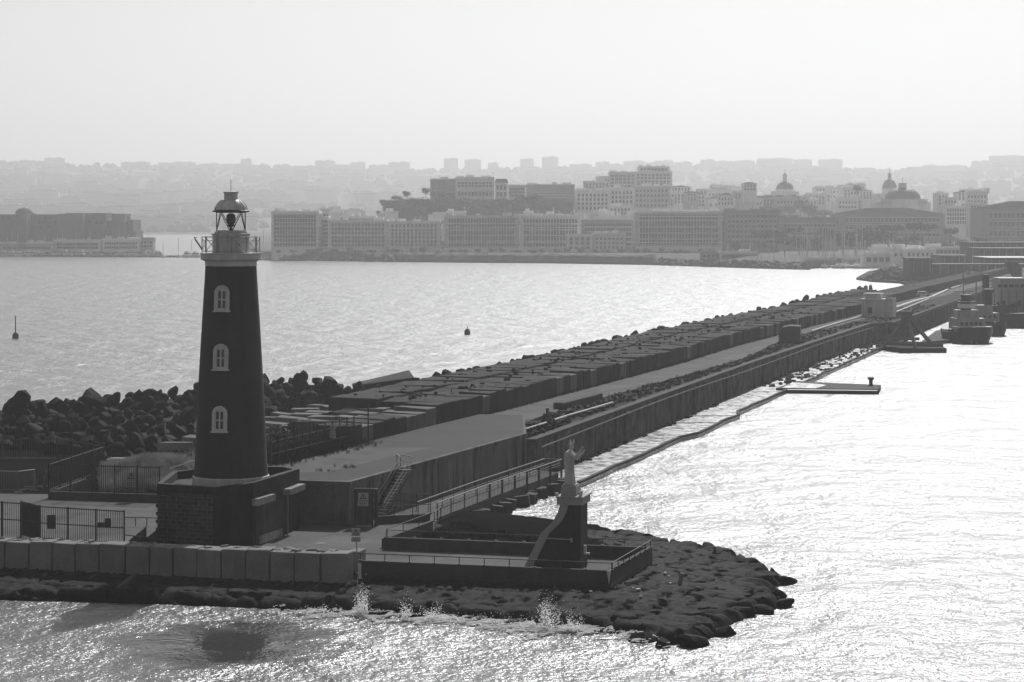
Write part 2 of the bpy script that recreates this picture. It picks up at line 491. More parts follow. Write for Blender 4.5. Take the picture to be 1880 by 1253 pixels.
BLD("plain mid-grey apartment house, third from the left on the waterfront", 712, 808, 409, 462, 1322, 18, .0, 6, 12, "mid", side=3, cornices=(1, .8, .18))
BLD("long waterfront block with a dark colonnaded ground floor and tall windows", 816, 952, 399, 463, 1318, 20, .0, 5, 24, "mid", side=2, cornices=(1, .82, .7, .26), ww=1.2, wh=2.9, balcony=(3,))
BLD("waterfront block with paired pale pilasters right of the colonnaded block", 955, 1066, 399, 463, 1316, 20, .0, 5, 18, "mid", side=2, cornices=(1, .82, .7, .26), ww=1.4, wh=2.7)
BLD("darker recessed apartment house behind the small white-framed house", 1068, 1164, 405, 461, 1335, 20, .0, 5, 17, "dark", side=2, cornices=(1, .6))
BLD("small white-framed house standing before the recessed apartment house", 1041, 1087, 433, 463, 1292, 12, .0, 3, 4, "pale", side=2, ww=1.8, wh=2.0, cornices=(1, .35))
BLD("plain squarish building right of the small white-framed house", 1089, 1148, 431, 463, 1296, 14, .0, 3, 7, "mid", side=2, ww=1.0, wh=1.4, cornices=(1, .85))
BLD("largest waterfront hotel with many tall windows and a heavy roof line", 1166, 1326, 391, 461, 1300, 22, .0, 5, 26, "mid", side=2, cornices=(1, .9, .8, .22), ww=1.3, wh=2.8, balcony=(3,))
BLD("plain massive palazzo right of the largest hotel", 1330, 1431, 389, 458, 1305, 24, .0, 6, 12, "dark", side=3, ww=1.3, wh=1.9)
BLD("long low terraced building with a white awning behind the umbrella pines", 1432, 1540, 402, 440, 1360, 24, .0, 2, 14, "dark", side=0, ww=1.6, wh=1.6, cornices=(1, .5))
# the castle on its islet
CW = mat("castle_tuff", .12, .3, .06, streak=.35, fine=.2)
cs = empty("castle", (ix(120, 1470), 1470, 3), "massive dark tuff castle with bare walls on an islet at the far left", "castle"); WORLD[cs.name] = Vector((ix(120, 1470), 1470, 3))
def cpart(px0, px1, top, D, dep, name="wall", rz=0.0):
    s = MB(); w = ix(px1, D) - ix(px0, D); z1 = iz(top, D); s.box(((ix(px1, D) + ix(px0, D)) / 2, D + dep / 2, z1 / 2), (w, dep, z1), rz); return s.build(name, CW, cs)
cpart(-70, 32, 394, 1480, 60); cpart(30, 48, 392, 1462, 30, "bastion"); cpart(46, 112, 394, 1478, 60); cpart(106, 152, 393, 1470, 40, "bastion"); cpart(150, 194, 394, 1480, 50); cpart(190, 206, 406, 1484, 40, "rampart")
cpart(205, 229, 393, 1474, 24, "tower"); cpart(228, 245, 404, 1480, 30, "rampart"); cpart(244, 250, 425, 1476, 28, "rampart"); cpart(120, 196, 391.5, 1500, 20, "upper_wall")
s = MB(); s.lathe([(6, 0), (5.6, 1.6), (4, 3.2), (1, 4.2)], (ix(41, 1475), 1480, iz(393, 1475)), 12); s.build("cupola", CW, cs)
rnd = random.Random(5); wm2 = window_mesh(1.3, 1.8, False)
for i in range(46):
    px = rnd.uniform(5, 240); py = rnd.choice((403, 411, 412, 420)) + rnd.uniform(-1, 1)
    if 30 < px < 48 or 104 < px < 152 or 190 < px < 232: continue
    o = bpy.data.objects.new("window", wm2); C.objects.link(o); o.parent = cs; p = at(px, py, 1477.6) - WORLD[cs.name]; o.location = p
# islet houses, breakwater and land
def islet(pts, z, name, m):
    s = MB(); s.prism(pts, -3, z); structure(s.build(name, m))
islet([(ix(-60, 1470), 1462), (ix(200, 1470), 1462), (ix(285, 1478), 1465), (ix(282, 1490), 1500), (ix(250, 1500), 1560), (ix(-60, 1600), 1600)], 2.6, "islet_ground", M_RIP)
s = MB(); rr_ = random.Random(9)
for i in range(420):
    px = rr_.uniform(-30, 330); D = 1452 + (px / 330) * -28 + rr_.uniform(-8, 8); r = rr_.uniform(1.0, 2.2) * (1 if px < 240 else .6)
    s.box((ix(px, D), D, .3), (r * 1.6, r, r * 1.2), rr_.uniform(0, 3), tilt=(rr_.uniform(-.4, .4), rr_.uniform(-.4, .4)))
o = s.build("breakwater_rocks", M_RIP); o["kind"] = "stuff"
BLD("long low white-windowed boathouse row below the castle", 100, 185, 443, 461, 1468, 10, 0, 2, 22, "pale", side=0, ww=1.3, wh=1.5, name="harbour_building")
BLD("low boathouse continuing right below the castle", 188, 256, 441, 461, 1466, 10, 0, 2, 14, "mid", side=0, ww=1.3, wh=1.5, name="harbour_building")
BLD("small two storey house at the tip of the castle islet", 257, 281, 439, 459, 1470, 10, 0, 2, 4, "dark", side=0, ww=1.3, wh=1.5, name="harbour_building")
BLD("low pale sheds at the left edge below the castle", 0, 98, 447, 462, 1462, 8, 0, 1, 18, "mid", side=0, ww=1.5, wh=1.6, name="harbour_building")
# hill palace, its church and neighbours on the wooded spur
BLD("dark flat-roofed palace wing at the left end of the spur", 790, 838, 331, 372, 1545, 20, 0, 1, 7, "dark", side=0, cornices=(1, .65))
BLD("broad palace with arched windows on the wooded spur", 836, 907, 328, 368, 1535, 22, 0, 2, 10, "mid", side=1, ww=1.9, wh=3.2, cornices=(1, .72, .4))
BLD("pale church front with a pediment on the spur", 909, 932, 336, 368, 1530, 16, 0, 2, 3, "pale", side=0, ww=1.6, wh=3.0, cornices=(1,), roof="hip")
BLD("pale three storey wing right of the church front", 933, 965, 342, 366, 1532, 14, 0, 3, 8, "pale", side=0, ww=1.1, wh=1.6)
BLD("long dark barracks wall with small openings on the spur", 966, 1055, 341, 364, 1560, 14, 0, 1, 9, "dark", side=0, ww=1.5, wh=1.2)
BLD("terraced pale apartment house right of the spur", 1056, 1120, 352, 392, 1520, 16, 0, 4, 8, "pale", side=0, balcony=(2,))
BLD("taller pale apartment house with balconies on the slope", 1105, 1165, 347, 398, 1530, 18, 0, 5, 8, "pale", side=1)
BLD("white terrace house low on the slope", 1118, 1160, 380, 400, 1480, 12, 0, 2, 6, "white", side=0)
BLD("tallest stepped apartment block above the slope", 1165, 1234, 317, 352, 1760, 20, 0, 5, 9, "mid", side=2, ww=2.0, wh=2.0, balcony=(1, 3))
BLD("set-back penthouse storeys on the tallest stepped block", 1172, 1229, 308, 320, 1763, 16, 0, 2, 8, "mid", side=0, ww=2.0, wh=1.8, ground=False)
BLD("stepped apartment terraces left of the tallest block", 1118, 1168, 318, 356, 1740, 18, 0, 5, 6, "mid", side=0, ww=2.2, wh=1.8, balcony=(2,))
BLD("low terrace house left of the stepped apartment terraces", 1072, 1120, 335, 356, 1735, 16, 0, 3, 7, "pale", side=0)
BLD("small upper terrace house with a roof cabin on the slope", 1095, 1122, 326, 345, 1745, 14, 0, 2, 4, "mid", side=0)
BLD("long house with a roof pergola under the tallest block", 1163, 1230, 343, 388, 1600, 18, 0, 4, 9, "mid", side=0)
BLD("dark tiled palace roof before the second dome", 1542, 1735, 394, 444, 1420, 40, 0, 3, 24, "dark", side=2, ww=1.4, wh=2.6, roof="hip", cornices=(1, .55, .3), name="palace")
BLD("big dark royal palace with a hipped roof at the right edge", 1806, 1990, 384, 445, 1340, 40, 0, 3, 20, "dark", side=0, ww=1.6, wh=3.2, roof="hip", cornices=(1, .5), name="palace")
BLD("pale house block between the two palaces", 1735, 1806, 380, 418, 1480, 18, 0, 4, 14, "pale", side=0, ww=1.2, wh=2.0)
BLD("narrow pale house standing before the block between the palaces", 1781, 1804, 374, 415, 1450, 14, 0, 4, 4, "pale", side=0, ww=1.2, wh=2.0)
BLD("long pale house row with a dark roof left of the second dome", 1360, 1462, 364, 382, 1700, 16, 0, 1, 16, "pale", side=0, ww=1.2, wh=1.8, roof="hip")
BLD("pale house row with a dark roof, further left", 1298, 1350, 365, 385, 1680, 14, 0, 1, 5, "pale", side=0, roof="hip")
# town houses scattered over the slope
G_T = "small houses packed on the slope behind the waterfront"
rnd = random.Random(15)
for i in range(100):
    px = rnd.uniform(1060, 1800) if i < 64 else rnd.uniform(1225, 1560); D = rnd.uniform(1650, 2100); w_ = rnd.uniform(18, 46)
    top = 338 + 34 * rnd.random() + (10 if px > 1600 else 0) 
    if 1400 < px + w_ < 1500 and top < 362: top = 364
    if 1600 < px < 1720 and top < 378: continue
    BLD("small hazy house on the slope behind the waterfront", px, px + w_, top, top + rnd.uniform(14, 26), D, 14, rnd.uniform(-.15, .15), rnd.choice((2, 3)), max(3, int(w_ / 6)), rnd.choice(("mid", "pale", "pale", "white", "mid")), side=0, group=G_T, name="slope_house", roof=rnd.choice(("flat", "flat", "hip")), ground=False)
for i in range(30):
    px = rnd.uniform(600, 1330); w_ = rnd.uniform(14, 34); top = rnd.uniform(390, 400)
    BLD("roof-top house just behind the waterfront row", px, px + w_, top, 420, rnd.uniform(1385, 1425), 12, rnd.uniform(-.1, .1), 1, max(2, int(w_ / 6)), rnd.choice(("mid", "pale", "white")), side=0, group="roof-top houses peeping over the waterfront row", name="roof_house", ground=False)
# domes
M_DOMEL = mat("lead_dome", .05, .2, .3, .6)
def dome(label, cx, D, r_px, base_y, spring_y, top_y, lan, spire, flat=1.0, m=None, name="domed_church", body=None):
    k = D / FPX; r = r_px * k; x = ix(cx, D); root = empty(name, (x, D, iz(base_y, D)), label, "church")
    s = MB(); s.lathe([(r * 1.08, iz(base_y, D) - 8), (r * 1.08, iz(spring_y, D) - .6), (r * 1.16, iz(spring_y, D) - .4), (r * 1.16, iz(spring_y, D))], (x, D, 0), 24); s.build("drum", WALL[2], root)
    hgt = iz(top_y, D) - iz(spring_y, D); s = MB(); s.lathe([(r * math.cos(R(a)), iz(spring_y, D) + hgt * math.sin(R(a))) for a in (0, 12, 25, 38, 50, 62, 74, 84)], (x, D, 0), 32); s.build("dome", m or M_DOMEL, root, smooth=True)
    lr = lan * k; s = MB(); s.lathe([(lr * 1.2, iz(top_y + 2, D)), (lr, iz(top_y, D)), (lr, iz(spire + (top_y - spire) * .35, D)), (lr * 1.15, iz(spire + (top_y - spire) * .33, D)), (lr * .5, iz(spire + (top_y - spire) * .12, D)), (.1, iz(spire, D))], (x, D, 0), 12); s.build("lantern", WALL[1], root, smooth=True)
    s = MB(); z = iz(spire, D); s.tube((x, D, z - .5), (x, D, z + 2.4), .12, 4); s.box((x, D, z + 1.6), (1.1, .12, .15)); s.build("cross", M_DOMEL, root)
    if body:
        for (px0, px1, t_, b_) in body:
            s = MB(); w = ix(px1, D) - ix(px0, D); s.box(((ix(px0, D) + ix(px1, D)) / 2, D, (iz(t_, D) + iz(b_, D)) / 2), (w, 20, iz(t_, D) - iz(b_, D))); s.build("nave", WALL[1], root)
    return root
dome("dark domed church with a tall slender lantern right of centre", 1441, 1850, 16, 358, 348, 333, 4, 317, body=((1418, 1464, 352, 372),))
dome("dark dome with a tall lantern, just left of the round church", 1633, 1950, 13.5, 362, 347, 329, 3.2, 316, body=((1606, 1660, 356, 372),))
dome("huge low dome of the round church between the palaces", 1657, 1520, 33, 384, 366, 344, 7.5, 333, body=((1604, 1704, 372, 396), (1612, 1698, 366, 374)))
def joints(w, h, dark=.62):
    def f(n, l, val, pos, math_, remap):
        b = n.new("ShaderNodeTexBrick"); b.offset = 0.0
        mp = n.new("ShaderNodeMapping"); mp.inputs["Rotation"].default_value = (0, 0, R(16)); l.new(pos, mp.inputs["Vector"]); l.new(mp.outputs[0], b.inputs["Vector"])
        b.inputs["Color1"].default_value = (.88, .88, .88, 1); b.inputs["Color2"].default_value = (1.08, 1.08, 1.08, 1); b.inputs["Mortar"].default_value = (dark, dark, dark, 1)
        b.inputs["Scale"].default_value = 1.0; b.inputs["Mortar Size"].default_value = 0.03; b.inputs["Mortar Smooth"].default_value = .3; b.inputs["Brick Width"].default_value = w; b.inputs["Row Height"].default_value = h
        t = n.new("ShaderNodeTexNoise"); t.inputs["Scale"].default_value = .22; t.inputs["Detail"].default_value = 6; t.inputs["Roughness"].default_value = .7; l.new(pos, t.inputs["Vector"])
        return math_('MULTIPLY', math_('MULTIPLY', val, b.outputs[0]), remap(t.outputs[0], .5, .66, 1.0, .62))
    return f
# ------------------------------------------------------------------ materials of the breakwater
def wet_band(n, l, val, pos, math_, remap):
    sp = n.new("ShaderNodeSeparateXYZ"); l.new(pos, sp.inputs[0])
    return math_('MULTIPLY', val, remap(sp.outputs[2], 0.35, 1.0, 0.35, 1.0))
M_ROCK = mat("dark_rock", 0.021, 0.45, 1.2, 0.8, bump=0.05, bscale=5, fine=0.35, spec=0.06, pattern=wet_band)
M_ROCKB = mat("boulder_stone", 0.009, 0.5, 0.9, 0.75, bump=0.10, bscale=2.2, fine=0.25, spec=0.05)
M_DECK = mat("deck_concrete", 0.098, 0.2, 0.5, 0.9, bump=0.01, fine=0.10, spec=0.15, pattern=joints(4.2, 5.1))
M_WALK = mat("walkway_concrete", 0.08, 0.2, 0.5, 0.9, bump=0.01, fine=0.10, spec=0.15, pattern=joints(6, 4.0, .75))
M_WALKD = mat("walkway_worn", 0.037, 0.2, 0.5, 0.9, bump=0.01, fine=0.08, spec=0.2)
M_PATH = mat("path_concrete", 0.095, 0.25, 0.7, 0.9, bump=0.01, fine=0.15, spec=0.15, pattern=joints(3.6, 6.5, .6))
M_BLOCK = mat("block_concrete", 0.2, 0.25, 0.9, 0.9, bump=0.03, bscale=9, streak=0.18, fine=0.10, spec=0.2)
M_PBLOCK = mat("mole_block_concrete", 0.042, 0.35, 0.5, 0.9, bump=0.03, bscale=6, streak=0.5, fine=0.15, spec=0.08)
M_PBLOCK2 = mat("mole_block_pale", 0.10, 0.35, 0.5, 0.9, bump=0.03, bscale=6, streak=0.6, fine=0.2, spec=0.2)
M_PBLOCK3 = mat("mole_block_black", 0.018, 0.35, 0.5, 0.9, bump=0.03, bscale=6, streak=0.5, fine=0.2, spec=0.2)
M_STAIN = mat("stained_concrete", 0.13, 0.3, 0.6, 0.9, bump=0.02, bscale=6, streak=0.75, fine=0.15, spec=0.08)
M_QUAY = mat("quay_masonry", 0.085, 0.7, 1.6, 0.9, bump=0.10, bscale=2.2, streak=0.6, fine=0.6, spec=0.08)
M_LOWW = mat("low_wall_concrete", 0.06, 0.25, 0.8, 0.9, bump=0.015, bscale=6, streak=0.25, fine=0.12, spec=0.2)
M_PALE = mat("pale_stone", 0.16, 0.3, 0.7, 0.9, bump=0.02, fine=0.15, spec=0.08)
M_RUBBLE = mat("rubble", 0.035, 0.5, 1.6, 0.9, bump=0.10, bscale=4, fine=0.4, spec=0.05)
M_WET = mat("wet_ledge", 0.08, 0.4, 0.9, 0.32, bump=0.035, bscale=2.5, fine=0.2, spec=1.0, rvary=0.08)
M_WET.node_tree.nodes["Principled BSDF"].inputs["IOR"].default_value = 1.75
M_EARTH = mat("earth", 0.011, 0.4, 0.8, 0.95, bump=0.06, bscale=4, fine=0.3, spec=0.0)
M_METAL = mat("dark_metal", 0.02, 0.2, 2, 0.5, spec=0.4)
M_RAIL = mat("grey_rail_metal", 0.22, 0.2, 2, 0.4, spec=0.5)
M_WHITE = mat("white_paint", 0.55, 0.1, 1, 0.6, spec=0.3)
M_GRASS = mat("grass_blades", 0.07, 0.4, 1.2, 0.9, spec=0.1)
M_WEED = mat("weed_leaves", 0.035, 0.4, 1.2, 0.9, spec=0.1)

# ------------------------------------------------------------------ the lines that run along the mole: (distance, x)
BF = [(205, -18.5), (214, -15.1), (245.6, -4.4), (263, 1.3), (287, 9.1), (333, 24.1), (383, 38.6), (410, 47.5), (443.7, 58.4), (494, 75.5), (570, 97.9), (675, 131.7), (785, 168), (1000, 237), (1150, 286)]
PR = [(224, 0.5), (242, 1.6), (262, 7.2), (290.6, 17.1), (323, 28.1), (345, 35.5), (383, 44.5), (410, 50.5), (443.7, 63.5), (494, 80.5), (570, 103.5), (675, 138), (785, 174), (1000, 243), (1150, 292)]
QO = [(224, 2.1), (286, 20.3), (347, 38.2), (399, 54.3), (468, 75.6), (471, 80.5), (495.5, 88.3), (594, 118.4), (813, 184.5), (1000, 243), (1150, 292)]
LO = [(221, 6.7), (342, 42.9), (462, 78.9), (485, 85.8), (1150, 292)]
def bf(y): return lerp_table(BF, y)
def pr(y): return lerp_table(PR, y)
def qo(y): return lerp_table(QO, y)
def lo(y): return lerp_table(LO, y)
ZP, ZQ = 4.6, 4.4         # path level, quay top level

# core of the mole
def mole_section(y):
    b, p, q = bf(y), pr(y), qo(y)
    f = min(1.0, max(0.0, (y - 238) / 30.0))
    return [(b - 27, -3), (b - 22.5, 1.2), (b - 19, 4.2 * (0.6 + 0.4 * f)), (b - 13, 5.6), (b - 7, 5.2), (b - 1.0, ZP - 0.02), (b, ZP), (p, ZP), (p + 0.3, ZP + 0.05), (q - 0.9, ZQ), (q - 0.85, ZQ - 0.6), (q - 0.8, -2)]
s = MB(); ys = []
y = 240.0
while y < 1040: ys.append(y); y += 3.0 if y < 520 else 8.0
rnd = random.Random(3)
for y in ys:
    for k, (x, z) in enumerate(mole_section(y)):
        j = 0.35 if k in (2, 3, 4) else (0.12 if k in (8, 9) else 0.0)
        s.v.append((x + rnd.uniform(-j, j), y, z + rnd.uniform(-j, j)))
m_ = 12
for j in range(len(ys) - 1):
    for k in range(m_ - 1):
        a = j * m_ + k; s.f.append((a, a + 1, a + m_ + 1, a + m_)); s.mi.append(0)
structure(s.build("mole_ground", M_RUBBLE))
# path along the mole, laid on the core
s = MB(); n0 = 0
yy = [y for y in ys if y >= 243]
for y in yy: s.v += [(bf(y) + 0.15, y, ZP + 0.03), (pr(y), y, ZP + 0.03)]
for j in range(len(yy) - 1):
    a = j * 2; s.f.append((a, a + 1, a + 3, a + 2)); s.mi.append(0)
structure(s.build("mole_path", M_PATH))

# quay wall: a thick masonry wall down to the ledge
def strip_wall(line, y0, y1, step, thick, z0, z1, mb, jit=0.0, off=0.0):
    pts = []; y = y0
    while y < y1 + 1e-3: pts.append(y); y += step
    for a, b in zip(pts, pts[1:]):
        xa, xb = line(a) + off, line(b) + off
        mb.add([(xa - thick, a, z0), (xa, a, z0), (xb, b, z0), (xb - thick, b, z0), (xa - thick, a, z1), (xa, a, z1), (xb, b, z1), (xb - thick, b, z1)],
               [(0, 1, 2, 3)[::-1], (4, 5, 6, 7), (0, 1, 5, 4), (1, 2, 6, 5), (2, 3, 7, 6), (3, 0, 4, 7)])
s = MB()
strip_wall(qo, 224.6, 470.6, 6.0, 0.9, -2, ZQ - 0.25, s)
qw = s.build("quay_wall", M_QUAY)
tag(qw, "long stained masonry quay wall dropping from the mole path to the low ledge", "quay wall")
s = MB(); strip_wall(qo, 224.6, 470.6, 6.0, 1.1, ZQ - 0.246, ZQ + 0.05, s, off=0.15)
s.build("coping", M_LOWW, qw)
s = MB()   # buttress strips proud of the wall
for y in (262, 300, 322, 351, 372, 395, 402, 430):
    x = qo(y); s.box((x + 0.12, y, 1.8), (0.35, 1.1, 4.2), rz=-R(16))
s.build("buttress", M_QUAY, qw)
s = MB(); pts = [(qo(y) + 0.32, y, ZQ - 0.75 + 0.15 * math.sin(y * .05)) for y in range(226, 470, 8)]
s.path(pts, 0.09, 6); s.build("pipe", M_PALE, qw)
s = MB(); strip_wall(qo, 471.0, 1010, 11.0, 0.9, -2, ZQ, s)
qw2 = s.build("sheet_pile_wall", M_QUAY)
tag(qw2, "far dark ribbed quay wall behind the moored boats", "quay wall")
s = MB()
y = 473.0
while y < 800:
    s.box((qo(y) + 0.2, y, 1.6), (0.7, 1.0, 5.0), rz=-R(16)); y += 3.4
s.build("rib", M_QUAY, qw2)
s = MB(); s.prism([(75.0, 470.2), (81.6, 470.2), (81.6, 471.2), (75.0, 471.2)], -2, ZQ + 0.02)
s.build("end_wall", M_QUAY, qw2)

# ledge at the water line
s = MB(); pts = []
y = 221.0
while y < 486: pts.append(y); y += 5.0
rnd = random.Random(5)
top = []
for y in pts:
    jog = 0.9 if 268 < y < 300 else 0.0
    top.append((qo(y) - 0.3, lo(y) + jog + rnd.uniform(-.15, .15), 0.42 + rnd.uniform(-.04, .04) + (0.18 if int(y / 11) % 3 == 0 and y > 345 else 0)))
for (a, b), (p, q) in zip(zip(pts, pts[1:]), zip(top, top[1:])):
    s.add([(p[0], a, p[2]), (p[1], a, p[2]), (q[1], b, p[2]), (q[0], b, p[2]), (p[0], a, -2), (p[1], a, -2), (q[1], b, -2), (q[0], b, -2)],
          [(0, 1, 2, 3), (1, 5, 6, 2), (0, 4, 5, 1), (3, 2, 6, 7)])
led = s.build("landing_ledge", M_WET)
tag(led, "low wet landing ledge running along the foot of the quay wall", "ledge")
s = MB()
for (a, b), (p, q) in zip(zip(pts, pts[1:]), zip(top, top[1:])):
    s.add([(p[1] - .35, a, p[2] + .0), (p[1] + .08, a, p[2] + .0), (q[1] + .08, b, p[2] + .0), (q[1] - .35, b, p[2] + .0),
           (p[1] - .35, a, p[2] + .22), (p[1] + .08, a, p[2] + .22), (q[1] + .08, b, p[2] + .22), (q[1] - .35, b, p[2] + .22)],
          [(4, 5, 6, 7), (0, 1, 5, 4), (1, 2, 6, 5), (2, 3, 7, 6), (3, 0, 4, 7)])
s.build("kerb", M_LOWW, led)
# the short jetty that leaves the ledge
s = MB(); s.prism([(40, 338.5), (55.2, 336.2), (57.0, 345), (50, 349), (45, 353)], -2, 0.75)
jt = s.build("jetty", M_LOWW)
tag(jt, "flat dark concrete jetty sticking out from the ledge into bright water", "jetty")
s = MB(); s.prism([(41, 339.0), (46.0, 338.3), (48.5, 344.5), (47.4, 347), (44, 350)], 0.75, 0.76)
s.build("wet_top", M_WET, jt)
s = MB(); s.lathe([(0.32, 0), (0.28, 0.8), (0.5, 1.0), (0.5, 1.25), (0.3, 1.35)], (55.2, 343.5, 0.75), 10)
s.build("bollard", M_METAL, jt)
s = MB(); s.tube((41.5, 338.1, .35), (55.0, 336.1, .35), 0.28, 8); s.build("fender", M_METAL, jt)

# ------------------------------------------------------------------ blocks along the mole
rnd = random.Random(11)
protos = []
def rough_block(w, d, h, seed, bev=0.08):
    r = random.Random(seed); s = MB(); s.box((0, 0, h / 2), (w, d, h))
    s.v = [(x + r.uniform(-bev, bev) * .6, y + r.uniform(-bev, bev) * .6, z + (r.uniform(-bev, bev) if z > 0.1 else 0)) for x, y, z in s.v]
    return s
def bevelled(o, w=0.06, seg=2):
    import bmesh
    bm = bmesh.new(); bm.from_mesh(o.data)
    bmesh.ops.bevel(bm, geom=list(bm.edges), offset=w, segments=seg, affect='EDGES', profile=0.6)
    bm.to_mesh(o.data); bm.free()
G_MB = "upright concrete blocks walling the path along the mole"
for k in range(5):
    s = rough_block(3.6, 2.74, 2.4, k, .14)
    o = s.build("mole_block", [M_PBLOCK, M_PBLOCK2, M_PBLOCK, M_PBLOCK3, M_PBLOCK][k]); bevelled(o, 0.07, 1); protos.append(o)
    tag(o, ["dark upright concrete block in the wall along the mole path", "paler upright concrete block in the wall along the mole path", "dark upright concrete block in the wall along the mole path", "near-black stained upright block in the wall along the mole path", "dark upright concrete block in the wall along the mole path"][k], "concrete block", G_MB)
y = 214.6; i = 0
while y < 560:
    x = bf(y); ang = math.atan2(bf(y + 2) - bf(y - 2), 4.0)
    o = protos[i] if i < 5 else protos[rnd.randrange(5)].copy()
    if i >= 5: C.objects.link(o)
    dz = 0.12 * math.sin(i * 0.9) * rnd.random() - (0.45 if y < 232 else 0) 
    o.location = (x - 1.8 + rnd.uniform(-.12, .12), y, ZP - 0.05 + (0.0 if dz > -1 else dz))
    o.scale = (1, 1, 1.0 + dz * 0.22 + rnd.uniform(-.03, .03))
    o.rotation_euler = (0, 0, -ang + rnd.uniform(-.015, .015))
    y += 2.9 * math.cos(ang); i += 1
N_MOLE = i
s = MB()   # the far remainder of the block wall reads as one mass
while y < 1000:
    ang = math.atan2(bf(y + 2) - bf(y - 2), 4.0)
    s.box((bf(y) - 1.8, y, ZP + 1.1), (3.6, 5.6, 2.3 + rnd.uniform(-.15, .15)), -ang); y += 5.7 * math.cos(ang)
o = s.build("far_block_wall", M_PBLOCK)
tag(o, "far end of the dark block wall running to the terminal buildings", "wall")
# second row: big flat slabs behind the wall
G_SL = "flat concrete slabs laid behind the block wall"
slabs = []
for k in range(5):
    s = rough_block(5.72, 4.5, 1.5, 40 + k, 0.10)
    o = s.build("flat_stone", M_PBLOCK); bevelled(o, 0.08, 1); slabs.append(o)
    tag(o, "flat dark concrete slab behind the block wall on the sea side", "concrete slab", G_SL)
y = 246.0; i = 0
while y < 600:
    ang = math.atan2(bf(y + 2) - bf(y - 2), 4.0)
    for col in (0, 1):
        o = slabs[i] if i < 5 else slabs[rnd.randrange(5)].copy()
        if i >= 5: C.objects.link(o)
        o.location = (bf(y) - 6.7 - col * 5.75 + rnd.uniform(-.1, .1), y + col * 0.7, 5.1 + (0.05 if col == 0 else 0.35) + rnd.uniform(-.07, .07))
        o.rotation_euler = (rnd.uniform(-.008, .008), rnd.uniform(-.012, .012), -ang + rnd.uniform(-.015, .015))
        i += 1
    y += 4.75 * math.cos(ang)
# pale slabs where the wall begins
G_PS = "pale flat slabs behind the start of the block wall"
pale = []
for k in range(4):
    s = rough_block(3.0, 1.9, 0.8, 70 + k, 0.12)
    o = s.build("pale_stone", M_PALE); bevelled(o, 0.05, 1); pale.append(o)
    tag(o, "pale weathered concrete slab on the bank beside the dark boulders", "concrete slab", G_PS)
i = 0
for row in range(9):
    for col in range(6):
        px = 505 + col * 44 + row * 6 + rnd.uniform(-8, 8)
        y = 217 + row * 4.0 + col * 2.2 + rnd.uniform(-.6, .6)
        x = bf(y) - 3.8 - (5 - col) * 2.9 + rnd.uniform(-.3, .3)
        if x > bf(y) - 3.6: continue
        o = pale[i] if i < 4 else pale[rnd.randrange(4)].copy()
        if i >= 4: C.objects.link(o)
        o.location = (x, y, 4.75 + 0.10 * row + rnd.uniform(-.12, .15) - (5 - col) * 0.10)
        o.rotation_euler = (rnd.uniform(-.06, .06), rnd.uniform(-.06, .06), -R(17) + rnd.uniform(-.2, .2))
        i += 1

# ------------------------------------------------------------------ headland: ground that falls to the water in eroded slabs
SHORE = [(-160, 1096), (0, 1104), (150, 1108), (300, 1112), (450, 1119), (560, 1126), (650, 1128), (760, 1136), (850, 1142), (930, 1149), (1000, 1155), (1080, 1160), (1150, 1170), (1215, 1186), (1270, 1186), (1315, 1176), (1345, 1152), (1390, 1135), (1435, 1122), (1462, 1112), (1425, 1092), (1458, 1066), (1405, 1042), (1360, 1024), (1300, 1009), (1240, 1002), (1195, 994), (1130, 978), (1075, 966), (985, 950), (935, 938)]
shore = [g(px, py, 0).to_2d() for px, py in SHORE]
poly = [tuple(p) for p in shore] + [(-1.0, 212), (-1.0, 224), (2.5, 232), (2.5, 262), (-22, 268), (-45, 262), (-75, 264)]
def sd_poly(x, y, poly):
    best = 1e9; inside = False; n = len(poly)
    for i in range(n):
        x1, y1 = poly[i]; x2, y2 = poly[(i + 1) % n]
        dx, dy = x2 - x1, y2 - y1
        t = ((x - x1) * dx + (y - y1) * dy) / (dx * dx + dy * dy + 1e-9)
        t = 0 if t < 0 else 1 if t > 1 else t
        d = (x - x1 - t * dx) ** 2 + (y - y1 - t * dy) ** 2
        if d < best: best = d
        if (y1 > y) != (y2 > y) and x < (x2 - x1) * (y - y1) / (y2 - y1) + x1: inside = not inside
    d = math.sqrt(best)
    return d if inside else -d
def smooth(a, b, t):
    t = max(0.0, min(1.0, (t - a) / (b - a))); return t * t * (3 - 2 * t)
